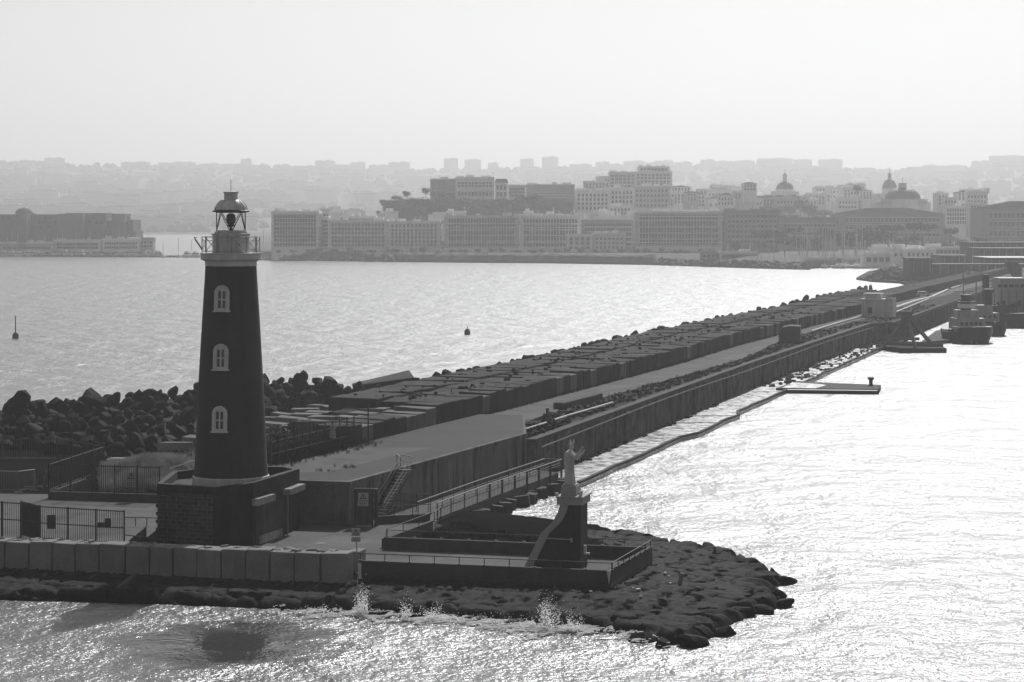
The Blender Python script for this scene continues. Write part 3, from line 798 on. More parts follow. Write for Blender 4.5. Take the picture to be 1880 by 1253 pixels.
def head_z(x, y):
    sd = sd_poly(x, y, poly)
    front = 1 - smooth(190, 205, y)
    # front and tip: a short steep drop then a gentle apron
    steep = -1.6 + 2.25 * smooth(-1.2, 1.4, sd) + 0.55 * smooth(1.5, 9.0, sd)
    rise = smooth(200, 214, y) * (0.9 + 0.6 * smooth(210, 236, y))
    back = -1.6 + 1.7 * smooth(-2, 3, sd) + 1.2 * smooth(1, 8, sd) 
    z = steep * front + (back + rise * smooth(1, 14, sd)) * (1 - front)
    z += 1.5 * math.exp(-((x + 33.5) / 4.5) ** 2 - ((y - 211) / 5.0) ** 2)
    if y > 208 and x < bf(y) - 0.5:
        b_ = bf(y); z = max(z, -1 + 5.7 * smooth(b_ - 22, b_ - 16, x) * smooth(208, 218, y))
    # slab pattern: big paving stones with open joints and round holes, broken up towards the water
    w = (1 - smooth(10.5, 15.0, sd)) * front
    if w > 0.01:
        c = math.cos(R(15)); sn = math.sin(R(15))
        u, v = x * c - y * sn, x * sn + y * c
        wob = 0.55 * noise.noise(Vector((u * .35, v * .35, 3)))
        wo2 = 0.5 * noise.noise(Vector((u * .4, v * .4, 8)))
        edge = 1 - smooth(1.4, 4.0, sd)
        cw, ch = (3.6, 2.3) if sd < 4.2 else (1.9, 1.25)
        vv = (v + wo2) / ch; row = math.floor(vv)
        uu = (u + wob) / cw + (0.5 if row % 2 else 0.0) + 0.23 * math.sin(row * 2.7)
        fu, fv = uu - math.floor(uu), vv - math.floor(vv)
        du, dv = min(fu, 1 - fu) * cw, min(fv, 1 - fv) * ch
        joint = 1 - smooth(0.01, 0.10 + 0.22 * edge, min(du, dv))
        z -= w * joint * (0.30 + 0.34 * edge) * (0.35 + 0.65 * smooth(-.25, .2, noise.noise(Vector((u * .7, v * .7, 1)))))
        cid = noise.noise(Vector((math.floor(uu) * 3.1, row * 5.3, 2)))
        z += w * cid * (0.05 + 0.26 * edge)
        hu, hv = (fu - .5) * cw, (fv - .5) * ch
        if cid > -.1: z -= w * 0.55 * (1 - smooth(0.14, 0.42, math.hypot(hu, hv)))
        rg_ = 1 - 2.2 * abs(noise.noise(Vector((u * .8 + .3 * v, v * .9, 21))))
        z += w * edge * .16 * rg_
        tip = smooth(9, 14, x) * edge
        if tip > 0: z += tip * 0.38 * noise.noise(Vector((v * 1.3 + wob, u * .3, 12))) 
        z += w * 0.07 * noise.noise(Vector((x * 1.9, y * 1.9, 5))) + w * 0.09 * noise.noise(Vector((x * 4.2, y * 4.2, 5)))
    else:
        z += 0.12 * noise.noise(Vector((x * .4, y * .4, 2)))
    return z
def grid_mesh(x0, x1, y0, y1, st):
    s = MB(); nx = int((x1 - x0) / st); ny = int((y1 - y0) / st)
    for j in range(ny + 1):
        for i in range(nx + 1):
            x = x0 + i * st; y = y0 + j * st
            s.v.append((x, y, head_z(x, y)))
    for j in range(ny):
        for i in range(nx):
            a = j * (nx + 1) + i
            if max(s.v[a][2], s.v[a + 1][2], s.v[a + nx + 1][2], s.v[a + nx + 2][2]) > -1.3:
                s.f.append((a, a + 1, a + nx + 2, a + nx + 1)); s.mi.append(0)
    return s
structure(grid_mesh(-62, 26, 136, 186, 0.24).build("headland_rock", M_ROCK, smooth=True, angle=50))
structure(grid_mesh(-80, 10, 185.5, 272, 0.9).build("bank_ground", M_EARTH, smooth=True))

# ------------------------------------------------------------------ deck round the lighthouse and platform of the statue
ZD = 1.5
A = Vector((-10.8, 158.9)); B = Vector((6.8, 154.4)); Cc = Vector((10.4, 165.4)); D_ = Vector((-9.7, 170.7))
deck = [(-62, 172.4), (-40.6, 166.0), (-10.8, 158.9), (6.8, 154.4), (10.2, 165.4), (-9.6, 170.6), (-6.4, 181), (-6.2, 188), (4.6, 221), (1.3, 224.5), (-11.4, 190), (-13.4, 183.4), (-17.0, 184.0), (-21, 200), (-34, 203), (-62, 206)]
s = MB(); s.prism(deck, -1.0, ZD)
structure(s.build("deck", M_DECK))
# ------------------------------------------------------------------ walls and rails of the deck
def low_wall(pts, z0, z1, thick, name, label, m=None, group=None):
    s = MB()
    for a, b in zip(pts, pts[1:]):
        a, b = Vector(a), Vector(b); d = (b - a).normalized(); nrm = Vector((-d.y, d.x)) * thick
        a2, b2 = a - d * 0.0, b + d * 0.0
        s.prism([tuple(a2), tuple(b2), tuple(b2 + nrm), tuple(a2 + nrm)], z0, z1)
    o = s.build(name, m or M_LOWW); tag(o, label, "wall", group)
    return o
def lerp2(a, b, t): return (a[0] + (b[0] - a[0]) * t, a[1] + (b[1] - a[1]) * t)
def rail(pts, zs, n_posts, r, name, label, m=None, rails=(1.0,), h=0.5, post_r=None, drop=0.0, loc=None):
    # pts: plan polyline; zs: base height per point; rails: fractions of h carrying a bar
    root = empty(name, (pts[0][0], pts[0][1], zs[0]), label, "railing")
    m = m or M_METAL
    sb = MB()
    for f in rails: sb.path([(p[0], p[1], z + h * f) for p, z in zip(pts, zs)], r, 6)
    sb.build("rail_bar", m, root)
    tot = sum((Vector(b) - Vector(a)).length for a, b in zip(pts, pts[1:]))
    for (a, za), (b, zb) in zip(zip(pts, zs), list(zip(pts, zs))[1:]):
        L = (Vector(b) - Vector(a)).length; k = max(1, round(n_posts * L / tot))
        for i in range(k + (1 if b == pts[-1] else 0)):
            t = i / k; p = lerp2(a, b, t); z = za + (zb - za) * t
            sp = MB(); sp.tube((p[0], p[1], z - drop), (p[0], p[1], z + h), post_r or r, 6)
            sp.box((p[0], p[1], z - 0.02), (0.22, 0.22, 0.12))
            sp.build("post", m, root)
    return root
At, Bt, Ct, Dt = tuple(A), tuple(B), tuple(Cc), tuple(D_)
low_wall([At, Bt], 0.3, 2.4, 0.32, "parapet_wall", "low concrete parapet along the sea front of the statue platform")
low_wall([(B.x, B.y + .33), Ct], 0.3, 2.4, 0.32, "parapet_wall", "short low parapet on the tip side of the statue platform")
low_wall([(10.1, 165.5), (5.0, 166.8)], 1.0, 2.4, 0.32, "parapet_wall", "low rear parapet right of the brick pedestal")
low_wall([(3.2, 167.3), (D_.x, D_.y)], 1.0, 2.4, 0.32, "parapet_wall", "low parapet between the platform and the weedy patch")
low_wall([(D_.x, D_.y + .33), (-6.4, 181)], 1.0, 2.2, 0.30, "parapet_wall", "low parapet on the tower side of the weedy patch")
rail([(-29.9, 163.6), (-10.8, 159.05), (6.9, 154.55)], [2.35, 2.4, 2.4], 21, 0.035, "front_railing", "long low dark railing along the sea front of the deck", h=0.5)
rail([(6.95, 154.75), (10.25, 165.3)], [2.4, 2.4], 7, 0.035, "side_railing", "low dark railing on the tip side of the platform", h=0.5)
rail([(10.0, 165.65), (5.1, 166.95)], [2.4, 2.4], 3, 0.03, "rear_railing", "low dark railing right of the brick pedestal", h=0.45)
rail([(3.0, 167.5), (-9.55, 170.85)], [2.4, 2.4], 6, 0.03, "garden_railing", "low dark railing between platform and weedy patch", h=0.5)
rail([(-9.6, 171.0), (-6.3, 181.0), (-6.0, 188.0)], [2.2, 2.2, 1.6], 5, 0.035, "sloping_railing", "dark railing rising along the tower side of the weedy patch", h=0.75)

# big blocks of the sea wall in front of the deck
G_SW = "big concrete blocks of the sea wall in front of the deck"
EDG = [-38, 8, 52, 95, 137, 181, 229, 274, 317, 361, 405, 450, 495, 540, 588, 637]
rnd = random.Random(21)
for i, (xa, xb) in enumerate(zip(EDG, EDG[1:])):
    def foot(px):
        py = 1046 + (px / 640.0) * 27
        return g(px, py, 0.95).to_2d()
    a, b = foot(xa), foot(xb)
    d = (b - a); L = d.length; mid = (a + b) / 2; nrm = Vector((-d.y, d.x)).normalized()
    s = MB(); w = L - 0.09; h = 2.12 + rnd.uniform(-.06, .05)
    c = mid + nrm * 0.85
    s.box((0, 0, h / 2 - 0.1), (w, 1.7, h + .2))
    s.v = [(x + rnd.uniform(-.03, .03), yy_ + rnd.uniform(-.05, .05), z + (rnd.uniform(-.05, .05) if z > 1 else 0)) for x, yy_, z in s.v]
    o = s.build("sea_wall_block", M_BLOCK); bevelled(o, 0.11, 2)
    o.location = (c.x, c.y, 0.95); o.rotation_euler = (0, 0, math.atan2(d.y, d.x) + rnd.uniform(-.02, .02))
    tag(o, "big grey concrete block in the sea wall row below the lighthouse", "concrete block", G_SW)
    if i == 14: tag(o, "end block of the sea wall row, nearest the statue platform")
    if i == 0: tag(o, "sea wall block cut by the left edge of the photo")
s = MB(); s.box((0, 0, 1.0), (0.9, 1.6, 2.1)); o = s.build("sea_wall_block", M_BLOCK); bevelled(o, 0.08, 2)
pp = g(646, 1066, 1.0); o.location = (pp.x + .2, pp.y + 1.9, 0.85); o.rotation_euler = (0, 0, -R(15))
tag(o, "narrow block half hidden behind the end of the sea wall row", "concrete block", G_SW)
s = MB()   # rubble sitting on the blocks' tops
for i in range(60):
    t = rnd.random(); p = lerp2((-40.3, 166.0), (-12.5, 158.9), t)
    s.box((p[0] + rnd.uniform(-.2, .2), p[1] + rnd.uniform(-.6, .5), 3.0), (rnd.uniform(.2, .9), rnd.uniform(.15, .5), rnd.uniform(.15, .3)), rnd.uniform(0, 3), tilt=(rnd.uniform(-.2, .2), rnd.uniform(-.2, .2)))
o = s.build("rubble", M_BLOCK); tag(o, kind="stuff")

# ------------------------------------------------------------------ raised walkway beside the tower
ZW = 5.03
K0, K1 = Vector((-13.4, 183.4)), Vector((1.45, 224.3))
walk = [tuple(K0), (K1.x, K1.y), (1.4, 262), (-1.0, 262), (-14.2, 214.0), (-25.5, 197), (-26, 193.5), (-21.5, 187.5), (-17.7, 186.4)]
s = MB(); s.prism([tuple(K0), tuple(K1), (1.3, 246), (-3.6, 246), (-15, 214.0), (-26, 199), (-26, 193.5), (-21.5, 187.5), (-17.8, 184.7)], -1.0, ZW)
rw = s.build("raised_walkway", M_STAIN)
tag(rw, "raised concrete walkway with a long streaked retaining wall beside the lighthouse", "walkway")
s = MB(); s.prism([(-13.5, 184.6), (1.15, 224.2), (1.2, 245.6), (-3.6, 245.6), (-14.9, 213.9), (-25.8, 199), (-25.8, 193.6), (-21.4, 187.8), (-17.6, 185.2)], ZW, ZW + 0.006)
s.build("worn_surface", M_WALKD, rw)
s = MB(); s.prism([g(500, 868, ZW).to_2d(), g(600, 868, ZW).to_2d(), g(792, 822, ZW).to_2d(), g(700, 822, ZW).to_2d(), g(655, 821, ZW).to_2d(), g(520, 852, ZW).to_2d()], ZW + 0.006, ZW + 0.012)
s.build("pale_surface", M_WALK, rw)
s = MB(); d = (K1 - K0).normalized(); nn = Vector((-d.y, d.x))
s.prism([tuple(K0 - nn * .12), tuple(K1 - nn * .12), tuple(K1 + nn * .35), tuple(K0 + nn * .35)], ZW - 0.32, ZW + 0.05)
s.build("coping", M_STAIN, rw)
s = MB(); e = Vector((-17.9, 184.6)); d2 = (Vector((-13.4, 183.4)) - e).normalized(); n2 = Vector((d2.y, -d2.x))
s.prism([tuple(e + n2 * .1), tuple(K0 + n2 * .1), tuple(K0 - n2 * .3 - nn * 0), tuple(e - n2 * .3)], ZW - 0.3, ZW + 0.056)
s.build("coping", M_STAIN, rw)
s = MB()
for (px, py) in ((760, 865), (815, 856), (905, 830)):
    p = g(px, py, ZW)
# stairs up the retaining wall
st = empty("stairs", (-11.3, 190.2, 1.5), "dark steel stairs with pale handrails climbing the streaked retaining wall", "stairs")
def wallpt(y, off): 
    t = (y - K0.y) / (K1.y - K0.y); p = K0 + (K1 - K0) * t; return p - nn * off
n_st = 15; ya, yb = 187.6, 193.4
for i in range(n_st):
    y = ya + (yb - ya) * i / n_st; z = ZD + (ZW - ZD) * (i + 1) / n_st
    p = wallpt(y, 0.65); s = MB(); s.box((p.x, p.y, z - .03), (1.15, 0.42, 0.05), -R(20)); s.build("tread", M_METAL, st)
for off in (0.08, 1.22):
    a, b = wallpt(ya, off), wallpt(yb, off)
    s = MB(); s.tube((a.x, a.y, ZD + .1), (b.x, b.y, ZW - .05), 0.07, 4); s.build("stringer", M_METAL, st)
for off in (0.15, 1.2):
    a, b, c = wallpt(ya, off), wallpt(yb, off), wallpt(yb, off) + nn * (1.7 if off > 1 else 1.0) + d * 1.5
    s = MB(); s.path([(a.x, a.y, ZD), (a.x, a.y, ZD + 1.35), (b.x, b.y, ZW + 1.05), (c.x, c.y, ZW + 1.05), (c.x, c.y, ZW)], .045, 6)
    s.path([(a.x, a.y, ZD + .85), (b.x, b.y, ZW + .55), (c.x, c.y, ZW + .55)], .03, 6)
    s.build("handrail", M_RAIL, st)
# metal gate between pier and walkway corner
gt = empty("metal_gate", (-12.3, 183.2, 1.5), "tall corrugated metal gate with a warning sign at the walkway corner", "gate")
ga, gb = g(652, 966, 1.5).to_2d(), g(684, 967, 1.5).to_2d()
s = MB()
for i in range(15):
    p = lerp2(ga, gb, i / 14); s.box((p[0], p[1], 3.05), (0.05, 0.05, 2.9))
s.prism([tuple(ga), tuple(gb), (gb.x, gb.y + .03), (ga.x, ga.y + .03)], 1.6, 4.5)
s.build("corrugated_sheet", mat("gate_metal", 0.08, 0.25, 2, 0.55, streak=0.4), gt)
s = MB()
for p in (ga, gb): s.box((p.x, p.y, 3.05), (0.14, 0.14, 3.1))
s.box(((ga.x + gb.x) / 2, (ga.y + gb.y) / 2, 4.55), (gb.x - ga.x, 0.1, 0.1)); s.box(((ga.x + gb.x) / 2, (ga.y + gb.y) / 2, 1.58), (gb.x - ga.x, 0.1, 0.08))
s.build("frame", M_METAL, gt)
s = MB(); p = g(688, 966, 1.5); s.box((p.x + .12, p.y - .05, 3.0), (0.28, 0.24, 3.1)); s.build("post", M_METAL, gt)

# warning signs: triangle and lines of small text
M_SIGN = mat("sign_face", 0.4, 0.08, 2, 0.6)
M_SIGNK = mat("sign_black", 0.015, 0.1, 2, 0.6)
def sign(loc, w, h, rz, label, split=True, pole=None):
    root = empty("warning_sign", loc, label, "sign")
    m = Matrix.Rotation(rz, 3, 'Z')
    def place(mb): mb.v = [tuple(m @ Vector(v) + Vector(loc)) for v in mb.v]; return mb
    hp = h * 0.58
    s = MB(); s.box((0, 0, h - hp / 2), (w, 0.03, hp)); place(s).build("plate", M_SIGN, root)
    s = MB(); s.box((0, 0, (h - hp) / 2 - .02), (w * (1.08 if split else .95), 0.03, h - hp - 0.04)); place(s).build("plate", M_SIGN, root)
    s = MB(); cx, cz, R_ = 0, h - hp * .55, hp * 0.42
    tri = [(R_ * math.sin(a), R_ * math.cos(a)) for a in (0, R(120), R(240))]
    for (x0, z0), (x1, z1) in zip(tri, tri[1:] + tri[:1]):
        s.tube((cx + x0, -.022, cz + z0), (cx + x1, -.022, cz + z1), w * .035, 4)
    s.box((0, -.022, cz + R_ * .12), (w * .06, .012, R_ * .6)); s.box((0, -.022, cz - R_ * .32), (w * .06, .012, R_ * .12))
    place(s).build("warning_triangle", M_SIGNK, root)
    s = MB(); r_ = random.Random(4)
    for k in range(3):
        z = (h - hp) * (0.72 - 0.25 * k); x = -w * .38
        while x < w * .36:
            L = r_.uniform(.08, .2) * w; s.box((x + L / 2, -.022, z), (L, .012, h * .028)); x += L + w * .04
    place(s).build("lettering", M_SIGNK, root)
    if pole:
        s = MB(); s.tube((pole[0], pole[1], pole[2]), (loc[0], loc[1] + .04, loc[2] + h * .3), 0.04, 6); s.build("pole", M_RAIL, root)
    return root
sign((ix(667, 182.9), 182.85, 3.15), 0.85, 1.1, 0, "warning sign with triangle fixed to the corrugated gate")
q = at(654, 1028, 158.4)
sign((ix(653.5, 158.6), 158.55, iz(995, 158.6)), 0.62, 0.95, 0, "warning sign on a leaning pole beside the front railing", pole=(q.x + .1, 158.5, 2.2))
s = MB(); q = g(658, 1045, 2.1); s.prism([(q.x - .12, 158.32), (q.x + .12, 158.32), (q.x + .05, 158.36), (q.x - .05, 158.36)], 1.2, 2.3)
o = s.build("marker_stake", M_WHITE); tag(o, "pale pointed marker on the parapet below the leaning sign", "marker")
s = MB(); s.v = []; s.add([(6.55, 154.30, 2.4), (6.85, 154.22, 2.4), (6.7, 154.26, 1.45), (6.55, 154.38, 2.4), (6.85, 154.30, 2.4), (6.7, 154.33, 1.45)], [(0, 2, 1), (3, 4, 5), (0, 1, 4, 3), (1, 2, 5, 4), (2, 0, 3, 5)])
o = s.build("marker_stake", M_WHITE); tag(o, "pale pointed marker at the corner of the platform parapet", "marker")
# manhole
s = MB(); p = g(588, 998, 1.5); s.lathe([(0.45, 0), (0.43, 0.02)], (p.x, p.y, 1.502), 16); o = s.build("manhole", M_METAL); tag(o, "small round manhole cover in the pale deck", "manhole")

# low wall and railing under the stairs, left of the weedy patch
w0, w1 = g(690, 963, 1.5).to_2d(), g(790, 958, 1.5).to_2d()
low_wall([tuple(w0), tuple(w1)], 1.3, 2.15, 0.3, "kerb_wall", "low dark wall in front of the foot of the stairs")
rail([tuple(w0 + Vector((0, .3))), tuple(w1 + Vector((0, .3)))], [2.15, 2.15], 3, 0.035, "stair_railing", "dark railing in front of the foot of the stairs", h=0.75)
rail([(-10.3, 192.5), (-7.2, 192.2)], [1.5, 1.5], 3, 0.035, "back_railing", "dark railing behind the stairs against the streaked wall", h=1.5, rails=(1.0, .6))

# ------------------------------------------------------------------ gangway along the water with its long railings
gw = empty("gangway", (-6, 188, 1.6), "long sloping gangway with triple handrails leading to the low landing", "gangway")
gp = [(-6.3, 188), (-1.5, 203), (4.9, 221.5)]
s = MB()
for f, m_, r_ in ((1.15, M_RAIL, .05), (0.85, M_RAIL, .035), (0.62, M_RAIL, .03)):
    s = MB(); s.path([(p[0], p[1], 1.6 + f) for p in gp], r_, 6); s.build("handrail", m_, gw)
s = MB(); gp2 = [(p[0] - 1.7, p[1] + .6) for p in gp]
s.path([(p[0], p[1], 1.6 + 1.15) for p in gp2[:]], .05, 6); s.path([(p[0], p[1], 1.6 + .7) for p in gp2], .03, 6)
s.path([(gp[-1][0], gp[-1][1], 2.75), (gp2[-1][0], gp2[-1][1], 2.75)], .045); s.build("handrail", M_RAIL, gw)
for i in range(11):
    t = i / 10; y = 188 + t * 33.5; x = lerp_table([(p[1], p[0]) for p in gp], y)
    thick = i >= 4
    s = MB(); s.tube((x, y, -0.6 if thick else 1.2), (x, y, 2.75), 0.11 if thick else .05, 6); s.build("post", M_METAL, gw)
s = MB()
for i in range(90):
    y = 188.3 + i * 0.37; x = lerp_table([(p[1], p[0]) for p in gp], y); s.tube((x, y, 1.55), (x, y, 2.45), .014, 4, caps=False)
s_ = s
for i in range(12):
    y = 188.8 + i * 2.9; x = lerp_table([(p[1], p[0]) for p in gp2], y); s = MB(); s.tube((x, y, 1.5), (x, y, 2.75), .035, 4); s.build('post', M_METAL, gw)
s = s_
s.build("bars", M_METAL, gw)
rnd = random.Random(9)
for i in range(12):   # broken blocks on the shore below the gangway
    y = 196 + i * 2.2; x = lerp_table([(p[1], p[0]) for p in gp], y) + rnd.uniform(.3, 1.2)
    s = MB(); s.box((0, 0, .4), (rnd.uniform(.9, 1.5), rnd.uniform(.9, 1.6), rnd.uniform(.9, 1.3))); o = s.build("shore_block", M_LOWW); bevelled(o, .06, 1)
    o.location = (x, y, 0.05); o.rotation_euler = (rnd.uniform(-.1, .1), rnd.uniform(-.15, .15), rnd.uniform(-.5, .5))
    tag(o, "broken dark block lying in the water under the gangway", "concrete block", "broken blocks under the gangway")
# ------------------------------------------------------------------ the lighthouse
TX, TY = -22.35, 177.6
M_TOWER = mat("tower_red_plaster", 0.028, 0.22, 0.9, 0.75, bump=0.008, bscale=12, fine=0.12, streak=0.25, spec=0.3)
M_TRIM = mat("tower_pale_trim", 0.55, 0.12, 0.8, 0.7, streak=0.25, fine=0.06)
M_DRUM = mat("lantern_drum", 0.5, 0.2, 0.9, 0.7, streak=0.45, fine=0.1)
M_DOME = mat("lantern_dome_metal", 0.55, 0.2, 1.2, 0.5, streak=0.3, fine=0.1)
M_GLASSD = mat("dark_pane", 0.012, 0.1, 1, 0.15, spec=0.5)
M_LAMP = mat("lamp_housing", 0.02, 0.2, 3, 0.3, spec=0.6)
lh = empty("lighthouse", (TX, TY, 1.5), "tall dark tapered lighthouse with pale window surrounds and open lantern on a stone base", "lighthouse")
c0 = (TX, TY, 0)
prof = [(2.98, 5.9), (2.90, 6.8), (2.80, 8.6), (2.70, 11.0), (2.56, 13.8), (2.38, 17.0), (2.20, 20.0), (2.08, 21.9), (2.02, 22.95)]
s = MB(); s.lathe([(prof[0][0], 5.3)] + prof, c0, 64); s.build("tower_shaft", M_TOWER, lh, smooth=True)
s = MB(); s.lathe([(3.04, 5.35), (3.04, 6.28), (2.97, 6.34)], c0, 64); s.build("plinth_band", M_TRIM, lh, smooth=True)
s = MB(); s.lathe([(2.05, 22.95), (2.05, 23.32)], c0, 64, caps=False); s.build("neck_band", M_TRIM, lh, smooth=True)
s = MB(); s.lathe([(2.0, 23.3), (2.12, 23.34), (2.36, 23.46), (2.40, 23.5), (2.40, 23.86), (2.44, 23.9), (2.44, 23.98), (0.6, 24.0)], c0, 48); s.build("gallery", M_TRIM, lh, smooth=True, angle=30)
s = MB(); s.lathe([(1.47, 23.99), (1.47, 25.35), (1.53, 25.4), (1.53, 25.52), (1.30, 25.54), (1.30, 25.68)], c0, 40); s.build("lantern_drum", M_DRUM, lh, smooth=True, angle=30)
s = MB(); s.lathe([(1.20, 25.68), (1.20, 25.76), (1.0, 25.77)], c0, 24); s.build("lantern_sill", M_TRIM, lh, smooth=True, angle=30)
s = MB(); n_ = 8
for i in range(n_):
    a0 = 2 * math.pi * i / n_ + .2; a1 = 2 * math.pi * (i + 1) / n_ + .2
    p0 = (TX + 1.13 * math.cos(a0), TY + 1.13 * math.sin(a0)); p1 = (TX + 1.13 * math.cos(a1), TY + 1.13 * math.sin(a1))
    if i % 2 == 0: s.tube((*p0, 25.7), (*p1, 27.25), .035, 5)
    else: s.tube((*p1, 25.7), (*p0, 27.25), .035, 5)
    if i % 2 == 0: s.tube((*p0, 25.7), (*p0, 27.25), .045, 5)
    s.tube((*p0, 27.2), (*p1, 27.2), .04, 5); s.tube((*p0, 25.75), (*p1, 25.75), .03, 5)
s.build("lantern_frame", M_METAL, lh)
s = MB(); s.lathe([(1.42, 27.22), (1.46, 27.26), (1.46, 27.34), (1.30, 27.40)], c0, 32); s.build("roof_gutter", M_METAL, lh, smooth=True, angle=30)
s = MB(); s.lathe([(1.30, 27.38), (1.27, 27.55), (1.15, 27.8), (0.96, 28.02), (0.80, 28.15), (0.62, 28.22)], c0, 32); s.build("lantern_roof", M_DOME, lh, smooth=True)
s = MB()
for i in range(12):
    a = 2 * math.pi * i / 12
    pp = [(1.32, 27.4), (1.29, 27.55), (1.17, 27.8), (.98, 28.03), (.8, 28.17)]
    s.path([(TX + r * math.cos(a), TY + r * math.sin(a), z) for r, z in pp], .018, 4)
s.build("roof_ribs", M_DOME, lh)
s = MB(); s.lathe([(0.54, 28.2), (0.54, 28.72), (0.62, 28.76), (0.62, 28.84), (0.05, 28.9)], c0, 24); s.build("roof_vent", M_DOME, lh, smooth=True, angle=30)
s = MB(); s.tube((TX, TY, 28.85), (TX, TY, 29.85), .022, 5); s.build("lightning_rod", M_METAL, lh)
for a in (-2.6, -0.5, 0.9, 2.3):
    s = MB(); x, y = TX + 1.3 * math.cos(a), TY + 1.3 * math.sin(a); s.tube((x, y, 27.35), (x + .12 * math.cos(a), y + .12 * math.sin(a), 27.65), .02, 4); s.build("roof_hook", M_METAL, lh)
s = MB(); s.lathe([(0.12, 25.7), (0.12, 26.0), (0.34, 26.1), (0.36, 26.2), (0.18, 26.28), (0.36, 26.36), (0.40, 26.7), (0.34, 27.0), (0.2, 27.1)], c0, 16)
s.box((TX, TY - .36, 26.65), (.5, .12, .55)); s.build("lamp", M_LAMP, lh, smooth=True, angle=50)
# gallery railing: posts, three hoops and diagonal crosses
rl = MB()
s = MB(); N = 12
pts = [(TX + 2.28 * math.cos(2 * math.pi * i / 48), TY + 2.28 * math.sin(2 * math.pi * i / 48)) for i in range(49)]
for z, r in ((25.25, .028), (24.95, .015), (24.12, .02)): s.path([(p[0], p[1], z) for p in pts], r, 5)
rr = s.build("gallery_railing", M_RAIL, lh)
for i in range(N):
    a0, a1 = 2 * math.pi * (i + .3) / N, 2 * math.pi * (i + 1.3) / N
    p0 = (TX + 2.28 * math.cos(a0), TY + 2.28 * math.sin(a0)); p1 = (TX + 2.28 * math.cos(a1), TY + 2.28 * math.sin(a1))
    s = MB(); s.tube((*p0, 24.0), (*p0, 25.3), .04, 5); s.build("railing_post", M_RAIL, lh)
    if i % 3 != 2:
        s = MB(); s.tube((*p0, 24.12), (*p1, 25.2), .018, 4); s.tube((*p1, 24.12), (*p0, 25.2), .018, 4); s.build("cross_brace", M_RAIL, lh)
s = MB()
for o_ in (0, .28): s.tube((TX - 2.25, TY - .5 + o_, 24.35 - o_ * .6), (TX - 2.85, TY - .6 + o_, 25.25 - o_ * .6), .035, 5)
s.tube((TX - 2.85, TY - .6, 25.25), (TX - 2.65, TY - .4, 25.2), .035, 5); s.build("side_bracket", M_RAIL, lh)
# windows
def tower_r(z): return lerp_table([(p[1], p[0]) for p in prof], z)
def arch(w, h, n=10):
    pts = [(-w / 2, 0), (w / 2, 0)]
    for i in range(n + 1):
        a = math.pi * i / n; pts.append((w / 2 * math.cos(a), h - w / 2 + w / 2 * math.sin(a)))
    return pts
az = R(-101.8)
rad = Vector((math.cos(az), math.sin(az), 0)); tan = Vector((-math.sin(az), math.cos(az), 0))
for zc in (19.42, 14.83, 9.98):   # sill heights
    r = tower_r(zc + 1.1) 
    tilt = (tower_r(zc) - tower_r(zc + 2.1)) / 2.1
    base = Vector((TX, TY, zc))
    def P3(u, v, o): return base + tan * u + rad * (tower_r(zc) - v * tilt + o) + Vector((0, 0, v))
    def ext(pts, o0, o1, mb):
        n = len(pts); vs = [P3(u, v, o0) for u, v in pts] + [P3(u, v, o1) for u, v in pts]
        mb.add(vs, [tuple(range(n - 1, -1, -1)), tuple(range(n, 2 * n))] + [(i, (i + 1) % n, n + (i + 1) % n, n + i) for i in range(n)])
    # surround: ring between two arches
    outer, inner = arch(1.22, 2.06), arch(0.78, 1.78)
    s = MB(); n = len(outer)
    inner = [(u, v + 0.06 if i > 1 else v + 0.1) for i, (u, v) in enumerate(inner)]
    vs = [P3(u, v, -.3) for u, v in outer] + [P3(u, v, .10) for u, v in outer] + [P3(u, v, .10) for u, v in inner] + [P3(u, v, -.3) for u, v in inner]
    fs = []
    for i in range(n):
        j = (i + 1) % n
        fs += [(i, j, n + j, n + i), (n + i, n + j, 2 * n + j, 2 * n + i), (2 * n + i, 2 * n + j, 3 * n + j, 3 * n + i)]
    s.add(vs, fs); wd = s.build("window", M_TRIM, lh)
    s = MB(); ext([(-.7, -.05), (.7, -.05), (.7, .06), (-.7, .06)], -.3, .14, s); s.build("sill", M_TRIM, wd)
    s = MB(); ext(inner, -.3, .03, s); s.build("shutter", M_WHITE, wd)
    for u0 in (-.29, .07):
        for v0 in (.26, .98):
            s = MB(); ext([(u0, v0), (u0 + .22, v0), (u0 + .22, v0 + .62), (u0, v0 + .62)], -.12, .045, s); s.build("pane", M_GLASSD, wd)
# stone base with brickwork, dark plaster faces and parapet
def ashlar(n, l, val, pos, math_, remap):
    b = n.new("ShaderNodeTexBrick"); b.offset = 0.5
    mp = n.new("ShaderNodeMapping"); mp.inputs["Rotation"].default_value = (R(90), 0, 0)
    l.new(pos, mp.inputs["Vector"]); l.new(mp.outputs[0], b.inputs["Vector"])
    b.inputs["Color1"].default_value = (.55, .55, .55, 1); b.inputs["Color2"].default_value = (1.15, 1.15, 1.15, 1); b.inputs["Mortar"].default_value = (2.6, 2.6, 2.6, 1)
    b.inputs["Scale"].default_value = 1.0; b.inputs["Mortar Size"].default_value = 0.022; b.inputs["Brick Width"].default_value = 0.72; b.inputs["Row Height"].default_value = 0.31
    return math_('MULTIPLY', val, b.outputs[0])
M_ASH = mat("ashlar_stone", 0.045, 0.35, 1.2, 0.85, bump=0.03, bscale=5, fine=0.2, pattern=ashlar)
M_PLAST = mat("dark_plaster", 0.018, 0.4, 0.7, 0.85, streak=0.5, bump=0.015, bscale=6, fine=0.2)
M_PATCH2 = mat("grey_slab_concrete", 0.26, 0.4, 1.2, 0.85, streak=0.4, fine=0.2)
M_PATCH = mat("patched_plaster", 0.045, 0.6, 1.6, 0.85, bump=0.02, bscale=5, streak=0.3, fine=0.3)
